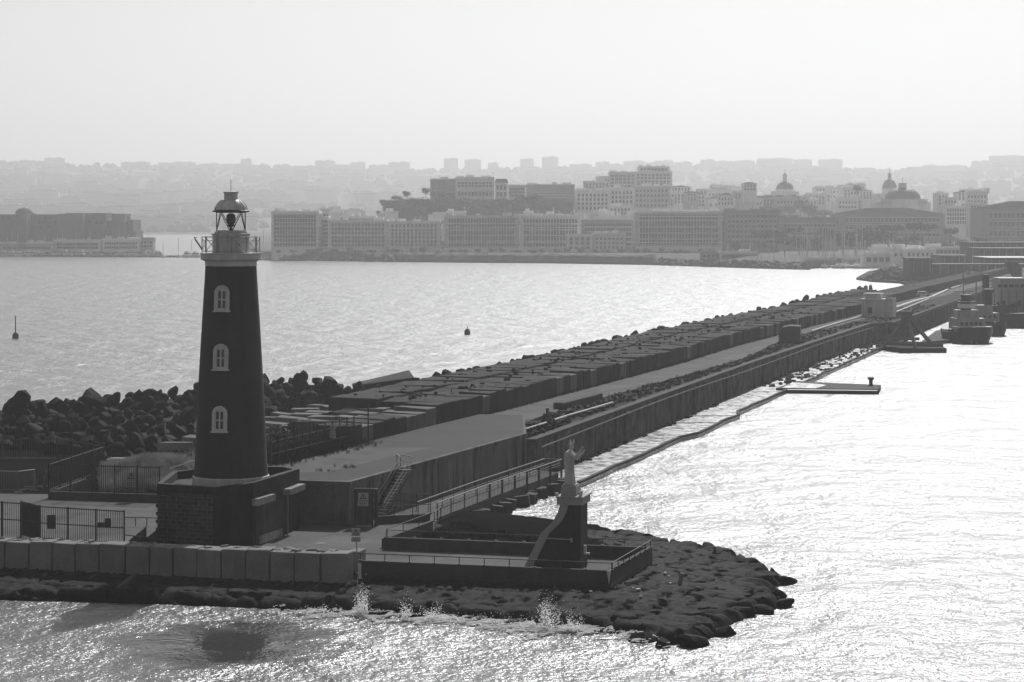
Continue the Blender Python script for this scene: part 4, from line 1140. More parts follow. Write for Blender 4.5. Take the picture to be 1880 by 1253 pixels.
BP = [(-27.5, 173.2), (-22.9, 171.3), (-19.95, 172.0), (-18.2, 177.5), (-17.3, 181.5), (-18.6, 184.6), (-24, 186.0), (-27.6, 181.5)]
def inset(poly, d):
    cx = sum(p[0] for p in poly) / len(poly); cy = sum(p[1] for p in poly) / len(poly)
    return [(p[0] + (cx - p[0]) / math.hypot(cx - p[0], cy - p[1]) * d, p[1] + (cy - p[1]) / math.hypot(cx - p[0], cy - p[1]) * d) for p in poly]
s = MB(); s.prism(BP, 0.5, 5.55); s.build("base_core", M_PLAST, lh)
s = MB(); rnd = random.Random(2)    # rough stone face, each course standing a little proud or back
a, b = Vector(BP[0]), Vector(BP[1]); d = (b - a).normalized(); nr = Vector((d.y, -d.x)); L = (b - a).length
z = 0.9; row = 0
while z < 5.4:
    u = -0.1 if row % 2 else 0.12
    while u < L - 0.1:
        w = rnd.uniform(.5, .85); w = min(w, L - u); dd = rnd.uniform(.06, .13)
        c = a + d * (u + w / 2) + nr * (dd / 2 - .03)
        s.box((c.x, c.y, z + .15), (w - .035, dd + .06, .275), math.atan2(d.y, d.x)); u += w
    z += .31; row += 1
s.build("ashlar_face", M_ASH, lh)
s = MB(); inn = inset(BP, 0.55)
for i in range(len(BP)):
    j = (i + 1) % len(BP); z1 = 6.12 + (0.05, -.05, .25, .3, .25, .1, .0, .05)[i]; z2 = 6.12 + (0.05, -.05, .25, .3, .25, .1, .0, .05)[j]
    s.add([(*BP[i], 5.4), (*BP[j], 5.4), (*inn[j], 5.4), (*inn[i], 5.4), (*BP[i], z1), (*BP[j], z2), (*inn[j], z2), (*inn[i], z1)],
          [(0, 1, 5, 4), (1, 2, 6, 5), (2, 3, 7, 6), (3, 0, 4, 7), (4, 5, 6, 7), (3, 2, 1, 0)])
s.v = [(x + (x + 22.5) * .006, y + (y - 178) * .006, z) for x, y, z in s.v]
s.build("base_parapet", M_PLAST, lh)
a, b, c = Vector(BP[2]), Vector(BP[3]), Vector(BP[4])
def facebox(p, q, u0, u1, z0, z1, t, m, name):
    d = (q - p).normalized(); n_ = Vector((d.y, -d.x)); s = MB()
    m0, m1 = p + d * u0, p + d * u1
    s.prism([tuple(m0 - n_ * .05), tuple(m1 - n_ * .05), tuple(m1 + n_ * t), tuple(m0 + n_ * t)], z0, z1); return s.build(name, m, lh)
facebox(a, b, 0.3, 5.6, 1.3, 4.5, 0.10, M_PATCH, "patched_face")
facebox(a, b, -0.1, 3.2, 4.62, 5.15, 0.5, M_PATCH2, "canopy_slab")
facebox(b, c, 0.1, 3.9, 4.72, 5.2, 0.6, M_PATCH2, "canopy_slab")
facebox(a, b, 0.9, 5.4, 1.5, 2.15, 0.16, M_PATCH2, "pale_skirting")
s = MB(); p = b + Vector((.35, .3)); s.tube((p.x, p.y, 1.5), (p.x, p.y, 4.7), .05, 5); s.build("pipe", M_RAIL, lh)
s = MB()
for k in range(5):
    a_ = k * 1.3; s.tube((-26.2, 183.2, 6.0), (-26.2 + 0.9 * math.cos(a_), 183.2 + .4 * math.sin(a_), 6.9 + .5 * math.sin(k * 2.0)), .035, 5)
s.tube((-28.0, 182.6, 6.25), (-25.2, 183.2, 7.15), .04, 5); s.tube((-25.7, 183.2, 6.2), (-25.8, 183.2, 7.7), .05, 5, r1=.01)
o = s.build("folded_parasol", M_WHITE, smooth=False); tag(o, "white spindly frame of poles beside the foot of the tower", "pole frame")

# ------------------------------------------------------------------ pedestal and statue
M_BRICK = mat("pedestal_brick", 0.035, 0.2, 1.2, 0.85, bump=0.01, bscale=9, fine=0.2)
M_PTRIM = mat("pedestal_trim", 0.30, 0.2, 1.0, 0.8, streak=0.2, fine=0.12)
M_STAT = mat("statue_stone", 0.5, 0.2, 2.2, 0.75, bump=0.02, bscale=9, fine=0.12)
PD = 160.6; kp = FPX / PD
rzp = -R(14); mp_ = Matrix.Rotation(rzp, 3, 'Z')
PX, PY = ix(1040, PD), PD
ped = empty("brick_pedestal", (PX, PY, 1.5), "tall dark brick pedestal with a pale curved edge carrying the statue", "pedestal")
def L2W(x, y, z): v = mp_ @ Vector((x, y, 0)); return (PX + v.x, PY + v.y, z)
# side outline in local x (left edge curve) and z
curve = [(-3.15, 1.5), (-2.75, 2.3), (-2.35, 3.1), (-2.05, 3.75), (-1.85, 4.1), (-1.35, 4.55), (-0.95, 5.0), (-0.62, 5.6), (-0.45, 6.2)]
hw = 1.35
def slab(outl, y0, y1, name, m):
    s = MB(); n = len(outl); vs = [L2W(x, y0, z) for x, z in outl] + [L2W(x, y1, z) for x, z in outl]
    s.add(vs, [tuple(range(n)), tuple(range(2 * n - 1, n - 1, -1))] + [(i + n, (i + 1) % n + n, (i + 1) % n, i) for i in range(n)]); return s.build(name, m, ped)
slab([(x + .3, z) for x, z in curve] + [(1.05, 6.2), (1.05, 1.5)], 0.0, 2.3, "brick_body", M_BRICK)
s = MB()
for (x0, z0), (x1, z1) in zip(curve, curve[1:]):
    vs = [L2W(x0, -.1, z0), L2W(x0 + .62, -.1, z0), L2W(x1 + .62, -.1, z1), L2W(x1, -.1, z1), L2W(x0, 2.4, z0), L2W(x0 + .62, 2.4, z0), L2W(x1 + .62, 2.4, z1), L2W(x1, 2.4, z1)]
    s.add(vs, [(0, 1, 2, 3), (7, 6, 5, 4), (4, 0, 3, 7), (1, 5, 6, 2)])
s.build("curved_edge", M_PTRIM, ped)
s = MB(); s.box(L2W(0.28, 1.12, 6.42), (1.9, 2.7, 0.5), rzp); s.build("cornice", M_PTRIM, ped)
s = MB(); s.box(L2W(0.28, 1.12, 6.72), (2.05, 2.85, 0.10), rzp); s.build("cap_slab", M_PTRIM, ped)
s = MB(); s.box(L2W(0.1, 1.0, 7.1), (1.15, 1.5, 0.68), rzp, taper=.93); s.box(L2W(0.1, 1.0, 7.5), (.95, 1.2, 0.12), rzp); s.build("plinth", M_PTRIM, ped)
s = MB()
s.tube(L2W(-1.6, -.14, 3.72), L2W(0.35, -.14, 3.68), .05, 6); s.box(L2W(.42, -.16, 3.65), (.18, .14, .28), rzp); s.build("bar_lamp", M_PTRIM, ped)
s = MB(); s.path([L2W(.55, -.06, 6.1), L2W(.52, -.06, 4.8), L2W(.6, -.06, 3.6), L2W(.62, -.06, 2.8)], .03, 5); s.build("cable", M_METAL, ped)
s = MB(); s.box(L2W(1.2, .8, 2.9), (.18, .18, .55), rzp); s.box(L2W(1.35, .7, 2.6), (.4, .2, .12), rzp); s.build("floodlight", M_TRIM, ped)
s = MB(); s.lathe([(.1, 0), (.16, .2), (.13, .34)], L2W(1.0, .2, 6.76), 8); s.tube(L2W(.8, .3, 6.9), L2W(1.15, .0, 7.15), .07, 6); s.build("spotlight", M_DRUM, ped)
s = MB(); s.lathe([(.1, 0), (.14, .2)], L2W(-.75, .2, 6.76), 8); s.build("spotlight", M_DRUM, ped)
# statue: robed bishop with a mitre, arms reaching out to the right
M3 = Matrix.Rotation(rzp, 3, 'Z')
def body_mesh():
    s = MB(); n = 28
    # cross sections: z, centre x, half width x (side on), half depth y
    secs = [(0, .02, .40, .36), (.12, .02, .39, .35), (.5, .0, .36, .33), (.95, -.02, .34, .32), (1.35, -.03, .35, .34), (1.75, -.04, .36, .37), (2.05, -.04, .34, .40), (2.25, -.02, .28, .38), (2.38, .02, .17, .22), (2.45, .05, .10, .11)]
    for k, (z, cx, a, b) in enumerate(secs):
        for i in range(n):
            t = 2 * math.pi * i / n
            fold = 1 + (0.055 * math.cos(t * 7 + z * .7) + 0.03 * math.cos(t * 12 + z)) * (1 if z < 1.9 else .3)
            s.v.append((cx + a * math.cos(t) * fold, b * math.sin(t) * fold, z))
    for k in range(len(secs) - 1):
        for i in range(n):
            j = (i + 1) % n; s.f.append((k * n + i, k * n + j, (k + 1) * n + j, (k + 1) * n + i)); s.mi.append(0)
    s.f += [tuple(range(n - 1, -1, -1)), tuple(range((len(secs) - 1) * n, len(secs) * n))]; s.mi += [0, 0]
    # cloak folds hanging across the body
    for k in range(6):
        z = 1.75 - k * .17
        s.path([(-.28, -.24, z + .1), (-.05, -.39, z - .12), (.22, -.36, z - .02), (.36, -.16, z + .18)], .035, 6)
    # neck, head, face
    s.tube((.05, 0, 2.38), (.08, 0, 2.55), .085, 10)
    def ball(c, r, sc=(1, 1, 1)):
        nn_, mm = 12, 8; b0 = len(s.v)
        for a in range(mm + 1):
            ph = math.pi * a / mm - math.pi / 2
            for q in range(nn_):
                th = 2 * math.pi * q / nn_
                s.v.append((c[0] + r * sc[0] * math.cos(ph) * math.cos(th), c[1] + r * sc[1] * math.cos(ph) * math.sin(th), c[2] + r * sc[2] * math.sin(ph)))
        for a in range(mm):
            for q in range(nn_):
                j = (q + 1) % nn_; s.f.append((b0 + a * nn_ + q, b0 + a * nn_ + j, b0 + (a + 1) * nn_ + j, b0 + (a + 1) * nn_ + q)); s.mi.append(0)
    ball((.12, 0, 2.66), .155, (1.0, .85, 1.2))
    ball((.21, 0, 2.55), .075, (1, 1, 1.2))          # beard and chin
    s.tube((.25, 0, 2.70), (.31, 0, 2.63), .025, 6)   # nose
    for y in (-.055, .055): ball((.25, y, 2.735), .022)  # eyes
    for y in (-.135, .135): ball((.10, y, 2.66), .035, (.6, .4, 1.2))
    # mitre: two points
    for (x0, x1) in ((-.02, .02), (.15, .26)):
        s.add([(x0 - .06, -.15, 2.76), (x0 + .10, -.15, 2.76), (x0 + .10, .15, 2.76), (x0 - .06, .15, 2.76), (x1 - .05, -.16, 2.95), (x1 + .07, -.16, 2.95), (x1 + .07, .16, 2.95), (x1 - .05, .16, 2.95), (x1 - .03, 0, 3.22), (x1 + .03, 0, 3.22)],
              [(3, 2, 1, 0), (0, 1, 5, 4), (2, 3, 7, 6), (1, 2, 6, 5), (3, 0, 4, 7), (4, 5, 9, 8), (6, 7, 8, 9), (5, 6, 9), (7, 4, 8)])
    s.tube((.07, 0, 2.74), (.09, 0, 2.86), .165, 12)
    # arms in wide sleeves
    for y0, hand in ((-.30, (1.02, -.42, 2.62)), (.30, (.95, .35, 2.30))):
        sh = Vector((.02, y0, 2.16)); el = Vector((.52, y0 * 1.25, 1.92 if y0 < 0 else 1.88)); wr = Vector(hand) - Vector((.10, 0, .14))
        s.tube(sh, el, .15, 10, r1=.13); ball(tuple(el), .135); s.tube(el, wr, .14, 10, r1=.07)
        s.tube(el + Vector((0, 0, -.05)), el + Vector((.14, 0, -.22)), .1, 8, r1=.03)
        dv = (Vector(hand) - wr).normalized()
        palm = wr + dv * .12; s.tube(wr, palm, .045, 8, r1=.055)
        ball(tuple(palm), .06, (1, .6, 1))
        for q in range(4):
            lf = (.13, .15, .14, .11)[q]; st_ = palm + Vector((.03 - .022 * q, 0, .02 + .012 * q)) + dv * .03
            mid = st_ + (dv + Vector((.25 - .12 * q, 0, .1))).normalized() * lf * .55
            s.tube(st_, mid, .017, 5); s.tube(mid, mid + (dv + Vector((.05, 0, .45))).normalized() * lf * .5, .015, 5, r1=.011)
        s.tube(palm + Vector((-.02, 0, -.02)), palm + Vector((-.06, -.02, .10)), .019, 5)
    s.tube((.05, -.1, .02), (.42, -.12, .02), .07, 8); s.tube((.05, .12, .02), (.40, .14, .02), .07, 8)
    return s
s = body_mesh()
K = 1.02
base = Vector(L2W(0.02, 1.0, 7.54))
s.v = [tuple(M3 @ (Vector(v) * K) + base) for v in s.v]
st_o = s.build("bishop_statue", M_STAT, loc=base, smooth=True)
st_o.data.polygons.foreach_set("use_smooth", [True] * len(st_o.data.polygons))
rm = st_o.modifiers.new("join", 'REMESH'); rm.mode = 'VOXEL'; rm.voxel_size = 0.022; rm.use_smooth_shade = True
tag(st_o, "pale stone statue of a robed bishop in a mitre reaching out over the water", "statue")
# ------------------------------------------------------------------ boulders
G_B = "dark boulders heaped on the sea side behind the lighthouse"
def boulder_mesh(seed):
    import bmesh
    r = random.Random(seed); bm = bmesh.new()
    bmesh.ops.create_icosphere(bm, subdivisions=2, radius=1.0)
    pl = [Vector((r.gauss(0, 1), r.gauss(0, 1), r.gauss(0, 1))).normalized() for _ in range(14)]
    ds = [r.uniform(.5, .85) for _ in pl]
    off = Vector((seed * 3.1, seed * 1.7, 0))
    for v in bm.verts:
        c = v.co.copy()
        for p, d in zip(pl, ds):
            t = c.dot(p)
            if t > d: c -= p * (t - d) * 0.92
        c += v.co * 0.08 * noise.noise(c * 1.6 + off) + v.co * .03 * noise.noise(c * 5 + off)
        v.co = c
    me = bpy.data.meshes.new("boulder"); bm.to_mesh(me); bm.free()
    me.materials.append(M_ROCKB)
    me.polygons.foreach_set("use_smooth", [True] * len(me.polygons))
    try: me.set_sharp_from_angle(angle=R(18))
    except Exception: pass
    return me
BM_ = [boulder_mesh(k) for k in range(12)]
rnd = random.Random(31)
def boulder(x, y, z, r, group=G_B, label="dark angular boulder in the heap behind the lighthouse"):
    o = bpy.data.objects.new("armour_rock" if group and group.startswith("small") else "boulder", rnd.choice(BM_)); C.objects.link(o)
    o.location = (x, y, z); o.scale = (r * rnd.uniform(.85, 1.3), r * rnd.uniform(.8, 1.1), r * rnd.uniform(.7, 1.0))
    o.rotation_euler = (rnd.uniform(0, 6), rnd.uniform(0, 6), rnd.uniform(0, 6))
    tag(o, label, "boulder", group); return o
CREST = [(-20, 742), (40, 737), (150, 731), (260, 722), (350, 712), (490, 690), (550, 688), (600, 699), (640, 706), (690, 710), (740, 712)]
def crest_y(px): return lerp_table(CREST, px)
FOOT = [(-20, 815), (100, 822), (200, 836), (300, 836), (370, 820), (480, 775), (560, 762), (640, 732), (740, 716)]
i = 0
for row in range(10):
    t = row / 9.0
    px = -40.0 + rnd.uniform(0, 15)
    while px < 690:
        yf, yc = lerp_table(FOOT, px), crest_y(px) + 6
        py = yf + (yc - yf) * (t ** 0.85)
        # ground rises from 2.9 m at the foot to about 5.3 m at the crest
        z = 3.1 + 2.6 * t
        if py - HZ > 50:
            d = dist(py, z); r = rnd.uniform(.6, 1.15)
            if rnd.random() < .16: r *= 1.4
            if not (yf - yc < 25 and row % 3): boulder(ix(px, d) + rnd.uniform(-.4, .4), d + rnd.uniform(-.5, .5), z + rnd.uniform(-.45, .25), r)
            i += 1
        px += rnd.uniform(21, 31) * (1 if t < .5 else .95)
N_BOULD = i
s = MB()   # body of stones under the boulders
rowsn = 10; cols = 40
for a in range(rowsn + 1):
    for b in range(cols + 1):
        px = -80 + 860 * b / cols; yf, yc = lerp_table(FOOT, px) + 8, crest_y(px) + 14
        t = a / rowsn
        if a < rowsn:
            tt = a / (rowsn - 1); z = 2.2 + 2.7 * tt; py = yf + (yc - yf) * tt ** .85; d = dist(py, z); s.v.append((ix(px, d), d, z + rnd.uniform(-.25, .25)))
        else:
            d = dist(yc, 4.9) + 14; s.v.append((ix(px, d), d, -2.5))
for a in range(rowsn):
    for b in range(cols):
        q = a * (cols + 1) + b; s.f.append((q, q + 1, q + cols + 2, q + cols + 1)); s.mi.append(0)
structure(s.build("rock_bank_ground", M_ROCKB))
# named odd ones
o = boulder(*(g(549, 702, 6.2)), 1.25, None, "tall upright boulder standing highest on the crest right of the lighthouse"); o.scale = (.85, .9, 1.5); o.rotation_euler = (.1, .1, .4)
o = boulder(*(g(35, 748, 5.8)), 1.7, None, "broad pale-topped boulder on the crest near the left edge")
o = boulder(*(g(160, 740, 5.9)), 1.15, None, "round boulder standing up on the crest left of the lighthouse")
s = rough_block(7.5, 3.2, 1.1, 5, .25); o = s.build("tilted_slab", M_LOWW); bevelled(o, .1, 1)
o.location = g(706, 712, 5.6); o.rotation_euler = (R(8), -R(9), R(14)); tag(o, "long tilted concrete slab on the crest right of the boulders", "concrete slab")
# armour along the sea side of the mole
y = 268.0
G_A = "small armour rocks along the sea edge of the mole"
while y < 640:
    n_ = 2 if y < 480 else 1
    for q in range(n_):
        boulder(bf(y) - 16.6 - q * 2.2 + rnd.uniform(-1.0, 1.0), y + rnd.uniform(-1, 1), 6.3 - q * .9 + rnd.uniform(-.2, .3), rnd.uniform(.6, 1.15), G_A, "small dark rock on the sea edge of the mole")
    y += rnd.uniform(2.6, 5.0)
# rocks at the tip of the headland
for (px, py, r) in ((1447, 1066, .55), (1425, 1092, .7), (1440, 1108, .6), (1400, 1120, .7), (1218, 1180, .55), (1380, 1050, .5), (1395, 1100, .8), (1365, 1125, .7), (1330, 1160, .7), (1270, 1180, .8), (1180, 1172, .6)):
    p = g(px, py, .2); o = boulder(p.x, p.y, .15, r * 1.5, "wave-worn rocks round the tip of the headland", "dark wet rock at the tip of the headland"); o.scale.z *= .7; o.rotation_euler = (rnd.uniform(-.3, .3), rnd.uniform(-.3, .3), rnd.uniform(0, 6))
for (px, py, r) in ((1172, 774, .5), (1290, 744, .4)):
    pass
# rubble on the quay strip and ledge
rnd2 = random.Random(8)
s = MB()
for i in range(900):
    y = 226 + 330 * rnd2.random() ** 1.3; a_, b_ = pr(y) + .2, qo(y) - 1.0
    if b_ - a_ < .5: continue
    x = a_ + (b_ - a_) * rnd2.random(); w = rnd2.uniform(.15, .7); s.box((x, y, ZP + .05), (w, w * rnd2.uniform(.5, 1), rnd2.uniform(.1, .35)), rnd2.uniform(0, 3), tilt=(rnd2.uniform(-.3, .3), rnd2.uniform(-.3, .3)))
for i in range(300):
    t = rnd2.random(); y = 348 + t * 120 + rnd2.gauss(0, 6); x = qo(y) + rnd2.random() ** 1.8 * 5.0; w = rnd2.uniform(.2, .9)
    s.box((x, y, .55), (w, w * rnd2.uniform(.5, 1), rnd2.uniform(.15, .5)), rnd2.uniform(0, 3), tilt=(rnd2.uniform(-.4, .4), rnd2.uniform(-.4, .4)))
for i in range(260):
    y = 244 + 230 * rnd2.random(); x = bf(y) - 1.0 - rnd2.random() * 13; w = rnd2.uniform(.15, .7)
    s.box((x, y, 6.95), (w, w * rnd2.uniform(.4, 1), rnd2.uniform(.1, .4)), rnd2.uniform(0, 3), tilt=(.2, .1))
for i in range(60):
    y = 226 + 90 * rnd2.random(); x = qo(y) + rnd2.random() * 0.9 + .1; w = rnd2.uniform(.2, .6)
    s.box((x, y, .5), (w, w, rnd2.uniform(.1, .3)), rnd2.uniform(0, 3), tilt=(.2, .3))
o = s.build("rubble", M_RUBBLE); o["kind"] = "stuff"
# pale pipes lying on the quay
def pipe_on(name, pts, r, label, m):
    s = MB(); s.path(pts, r, 6); o = s.build(name, m); tag(o, label, "pipe"); return o
M_PIPE = mat("white_pipe", 0.5, 0.15, 2, 0.4, spec=0.5)
def ppath(L, z=ZP + .25): return [tuple(g(px, py, z)) for px, py in L]
pipe_on("pipe", ppath([(952, 792), (975, 785), (1003, 776)]), .10, "white pipe lying on the quay nearest the retaining wall corner", M_PIPE)
pipe_on("pipe", ppath([(1018, 771), (1046, 762), (1085, 751), (1125, 739)]), .11, "longer white pipe behind the dark kerb block on the quay", M_PIPE)
pipe_on("pipe", ppath([(1490, 608), (1525, 597), (1545, 591), (1582, 581)]), .16, "white pipe on the quay left of the white hut", M_PIPE)
pipe_on("pipe", ppath([(1645, 565), (1680, 553), (1712, 545), (1740, 532)]), .28, "bright white pipe running right from the white hut", M_PIPE)
pipe_on("pipe", ppath([(1645, 573), (1675, 561), (1705, 549)]), .16, "thinner white pipe beside the bright pipe past the hut", M_PIPE)
pipe_on("pipe", ppath([(1745, 530), (1780, 519), (1815, 508), (1860, 492)]), .22, "far white pipe leading towards the terminal canopy", M_PIPE)
s = MB(); a, b = g(1035, 752, ZP).to_2d(), g(1107, 733, ZP).to_2d(); d = (b - a).normalized(); n_ = Vector((-d.y, d.x))
s.prism([tuple(a), tuple(b), tuple(b + n_ * 1.3), tuple(a + n_ * 1.3)], ZP, ZP + .75); o = s.build("kerb_block", M_LOWW); bevelled(o, .08, 1); tag(o, "long dark concrete block lying on the quay edge of the path", "concrete block")
s = MB(); p = g(1005, 765, ZP); s.lathe([(.17, 0), (.15, .75), (.24, .8), (.2, .95)], tuple(p), 10); o = s.build("bollard", M_METAL); tag(o, "short dark bollard on the quay near the retaining wall corner", "bollard")
# humped concrete shelter on the path
p = g(1447, 629, ZP); s = MB(); W2 = 2.0
outl = [(-1.9, 0), (-1.9, 2.0), (-1.2, 2.75), (0, 3.0), (1.9, 2.9), (1.9, 0)]
vs = [(p.x + x, p.y - 1.8, ZP + z) for x, z in outl] + [(p.x + x + .8, p.y + 3.0, ZP + z) for x, z in outl]; n_ = len(outl)
s.add(vs, [tuple(range(n_)), tuple(range(2 * n_ - 1, n_ - 1, -1))] + [(i + n_, (i + 1) % n_ + n_, (i + 1) % n_, i) for i in range(n_)])
o = s.build("concrete_shelter", mat("shelter_concrete", 0.075, .2, 1, .9, fine=.1)); bevelled(o, .15, 2); tag(o, "humped grey concrete shelter blocking the mole path", "shelter")
s = MB(); p = g(1474, 628, ZQ); s.box((p.x, p.y, 2.2), (1.0, .8, 6.6)); o = s.build("quay_pier", M_QUAY); tag(o, "square dark pier standing up from the quay wall behind the shelter", "pier")
# ------------------------------------------------------------------ trees of the far shore
M_LEAF = mat("tree_leaves", 0.035, 0.5, 0.25, 0.9, fine=.3)
M_TRUNK = mat("tree_trunk", 0.03, 0.3, 1, 0.9)
def crown_mesh(seed, kind, name="crown"):
    r = random.Random(seed); s = MB(); N = 700
    lobes = [(Vector((r.uniform(-.6, .6), r.uniform(-.5, .5), r.uniform(-.25, .45))), r.uniform(.35, .6)) for _ in range(9)]
    if kind == "pine": lobes = [(Vector((r.uniform(-.8, .8), r.uniform(-.5, .5), r.uniform(.0, .22))), r.uniform(.22, .38)) for _ in range(10)]
    for i in range(N):
        c, q = r.choice(lobes); d = Vector((r.gauss(0, 1), r.gauss(0, 1), r.gauss(0, 1))).normalized()
        if kind == "pine": d.z *= .6
        p = c + d * q * (r.random() ** .35); e = r.uniform(.05, .10)
        a = Vector((r.gauss(0, 1), r.gauss(0, 1), r.gauss(0, 1))).normalized(); b = a.cross(d + Vector((.01, 0, 0))).normalized(); a = b.cross(d).normalized() * 1.0 + d * .3
        s.add([p - a * e, p + b * e, p + a * e, p - b * e], [(0, 1, 2, 3)])
    me = bpy.data.meshes.new(name); me.from_pydata([tuple(v) for v in s.v], [], s.f); me.materials.append(M_LEAF); return me
CR = {"round": [crown_mesh(k, "round") for k in range(4)], "pine": [crown_mesh(20 + k, "pine") for k in range(3)]}
s = MB(); s.tube((0, 0, -.2), (0, 0, .55), .05, 6, r1=.03)
for a in range(5): s.tube((0, 0, .4), (.35 * math.cos(a * 1.26), .35 * math.sin(a * 1.26), .85), .025, 5, r1=.01)
TRK = bpy.data.meshes.new("trunk"); TRK.from_pydata([tuple(v) for v in s.v], [], s.f); TRK.materials.append(M_TRUNK)
rt = random.Random(4)
def tree(px, py_base, h_px, w_px, D, kind, label, group=None):
    k = D / FPX; h = h_px * k; w = w_px * k; p = at(px, py_base, D)
    root = empty("pine_tree" if kind == "pine" else "tree", p, label, "tree", group)
    o = bpy.data.objects.new("trunk", TRK); C.objects.link(o); o.parent = root; o.scale = (w * .5, w * .5, h * (.95 if kind == "pine" else .6))
    o = bpy.data.objects.new("crown", rt.choice(CR[kind])); C.objects.link(o); o.parent = root
    if kind == "pine": o.scale = (w * .5, w * .5, h * .9); o.location = (0, 0, h * .68)
    else: o.scale = (w * .52, w * .52, h * .55); o.location = (0, 0, h * .55)
    o.rotation_euler = (0, 0, rt.uniform(-.5, .5)); return root
T1 = "wooded spur below the palace"
for i, (px, pb, h, w) in enumerate([(748, 366, 16, 20), (782, 360, 15, 22), (712, 400, 28, 30), (735, 402, 34, 36), (765, 404, 30, 40), (800, 370, 20, 34), (822, 372, 22, 34), (795, 402, 34, 40), (830, 404, 32, 44), (865, 396, 26, 44), (900, 396, 28, 44), (880, 404, 26, 44), (925, 400, 30, 44), (950, 402, 32, 44), (975, 398, 44, 30), (990, 392, 36, 36), (1005, 402, 28, 36), (1025, 402, 26, 36), (850, 374, 12, 30), (1040, 384, 18, 26), (700, 404, 18, 20), (720, 380, 14, 26), (708, 384, 18, 24), (728, 372, 14, 26), (742, 388, 24, 34), (760, 385, 22, 36), (780, 386, 24, 40), (812, 388, 26, 40), (845, 386, 22, 40), (890, 384, 20, 40), (930, 386, 24, 36), (960, 384, 26, 36)]):
    tree(px, pb, h, w, 1440 + (i % 5) * 9, "round", "dark bushy tree on the wooded spur below the palace", T1)
T2 = "trees of the park behind the masts"
for i, (px, pb, h, w) in enumerate([(1467, 465, 34, 36), (1502, 466, 34, 36), (1520, 452, 36, 44), (1440, 462, 30, 40), (1570, 464, 42, 50), (1600, 466, 52, 60), (1548, 462, 36, 44), (1625, 462, 40, 44), (1655, 466, 30, 44), (1700, 466, 26, 50), (1735, 466, 22, 50), (1770, 462, 20, 40), (1800, 452, 18, 30), (1350, 464, 22, 26), (1395, 464, 24, 30), (1590, 446, 30, 50), (1680, 452, 22, 36)]):
    tree(px, pb, h, w, 1200 + (i % 4) * 12, "round", "big round tree in the park behind the masts", T2)
T5 = "small dark trees along the waterfront road"
for i in range(34):
    px = 512 + i * 24 + (i * 37 % 11); tree(px, 467, 8 + (i * 7 % 6), 14 + (i * 5 % 12), 1288 - (px - 500) * .03, "round", "small dark tree on the waterfront road before the hotels", T5)
T3 = "flat-topped umbrella pines on the far shore"
for px, pb, h, w in [(1398, 456, 34, 40), (1425, 456, 34, 40), (1458, 440, 22, 44), (1645, 440, 26, 32), (1678, 440, 30, 42), (1705, 438, 28, 34), (1745, 446, 26, 36), (1620, 436, 22, 30)]:
    tree(px, pb, h, w, 1235, "pine", "umbrella pine with a flat dark crown on the far shore", T3)
T4 = "trees among the houses left of the round church"
for px, pb, h, w in [(1470, 400, 40, 34), (1450, 400, 24, 36), (1485, 402, 28, 40), (1425, 400, 20, 36), (1500, 404, 22, 40), (1410, 396, 18, 34), (1573, 358, 18, 22), (1516, 404, 20, 30)]:
    tree(px, pb, h, w, 1600, "round", "dark tree among the houses left of the round church", T4)

# spur rock under the trees
s = MB(); R5 = random.Random(6)
for a, (px0, px1, top, bot) in enumerate(((688, 745, 368, 470), (730, 800, 366, 470), (780, 860, 364, 470), (840, 1060, 366, 470), (700, 1060, 385, 470))):
    D = 1480 - a * 3; s.add([(ix(px0, D), D, iz(bot, D)), (ix(px1, D), D, iz(bot, D)), (ix(px1 - 8, D), D + 12, iz(top, D)), (ix(px0 + 16, D), D + 12, iz(top, D)), (ix(px0, D), D + 50, iz(bot, D)), (ix(px1, D), D + 50, iz(bot, D)), (ix(px1 - 8, D), D + 50, iz(top, D)), (ix(px0 + 16, D), D + 50, iz(top, D))],
        [(0, 1, 2, 3), (3, 2, 6, 7), (1, 5, 6, 2), (4, 0, 3, 7), (5, 4, 7, 6)])
o = s.build("spur_cliff_terrain", mat("spur_rock", .055, .4, .08, fine=.3)); structure(o)

# ------------------------------------------------------------------ boats
M_HULLW = mat("white_hull", .6, .1, 1, .4, spec=.5)
M_HULLD = mat("dark_hull", .02, .2, 1, .5, spec=.4)
M_SUPER = mat("ship_paint", .32, .15, 1, .5, streak=.25)
def hull(mb, L, W, Hh, z0=-.4, bow=.35, mi=0):
    # pointed bow toward +y, flared sides
    o = [(-W / 2 * .9, -L / 2), (-W / 2, -L * .1), (-W / 2 * .8, L * (.5 - bow * .5)), (0, L / 2), (W / 2 * .8, L * (.5 - bow * .5)), (W / 2, -L * .1), (W / 2 * .9, -L / 2)]
    n = len(o); b0 = len(mb.v)
    vs = [(x * .7, y * .92, z0) for x, y in o] + [(x, y, Hh * (1 + .25 * max(0, y / L))) for x, y in o]
    return mb.add(vs, [tuple(range(n)), tuple(range(2 * n - 1, n - 1, -1))] + [((i + 1) % n, i, i + n, (i + 1) % n + n) for i in range(n)], mi)
def sail_proto(mast, L):
    root = empty("sailing_boat", (0, 0, 0), "white moored sailing boat with a bare mast in the marina", "sailing boat", "sailing boats moored in the marina")
    s = MB(); hull(s, L, L * .3, 1.1); s.build("hull", M_HULLW, root)
    s = MB(); s.box((0, -.5, 1.4), (L * .18, L * .4, .6), taper=.8); s.build("cabin", M_HULLW, root)
    s = MB(); s.tube((0, .5, 1), (0, .5, mast), .13, 5); s.tube((0, .5, 2.4), (0, -L * .4, 2.4), .1, 4); s.tube((0, .5, mast * .95), (0, L / 2, 1.2), .03, 3); s.box((0, .5, mast * .6), (1.6, .08, .08)); s.build("mast", mat("mast_metal", .5, .1, 1, .4), root)
    return root
P = [sail_proto(17, 12), sail_proto(14, 10), sail_proto(21, 14)]
rb = random.Random(12)
pos = []
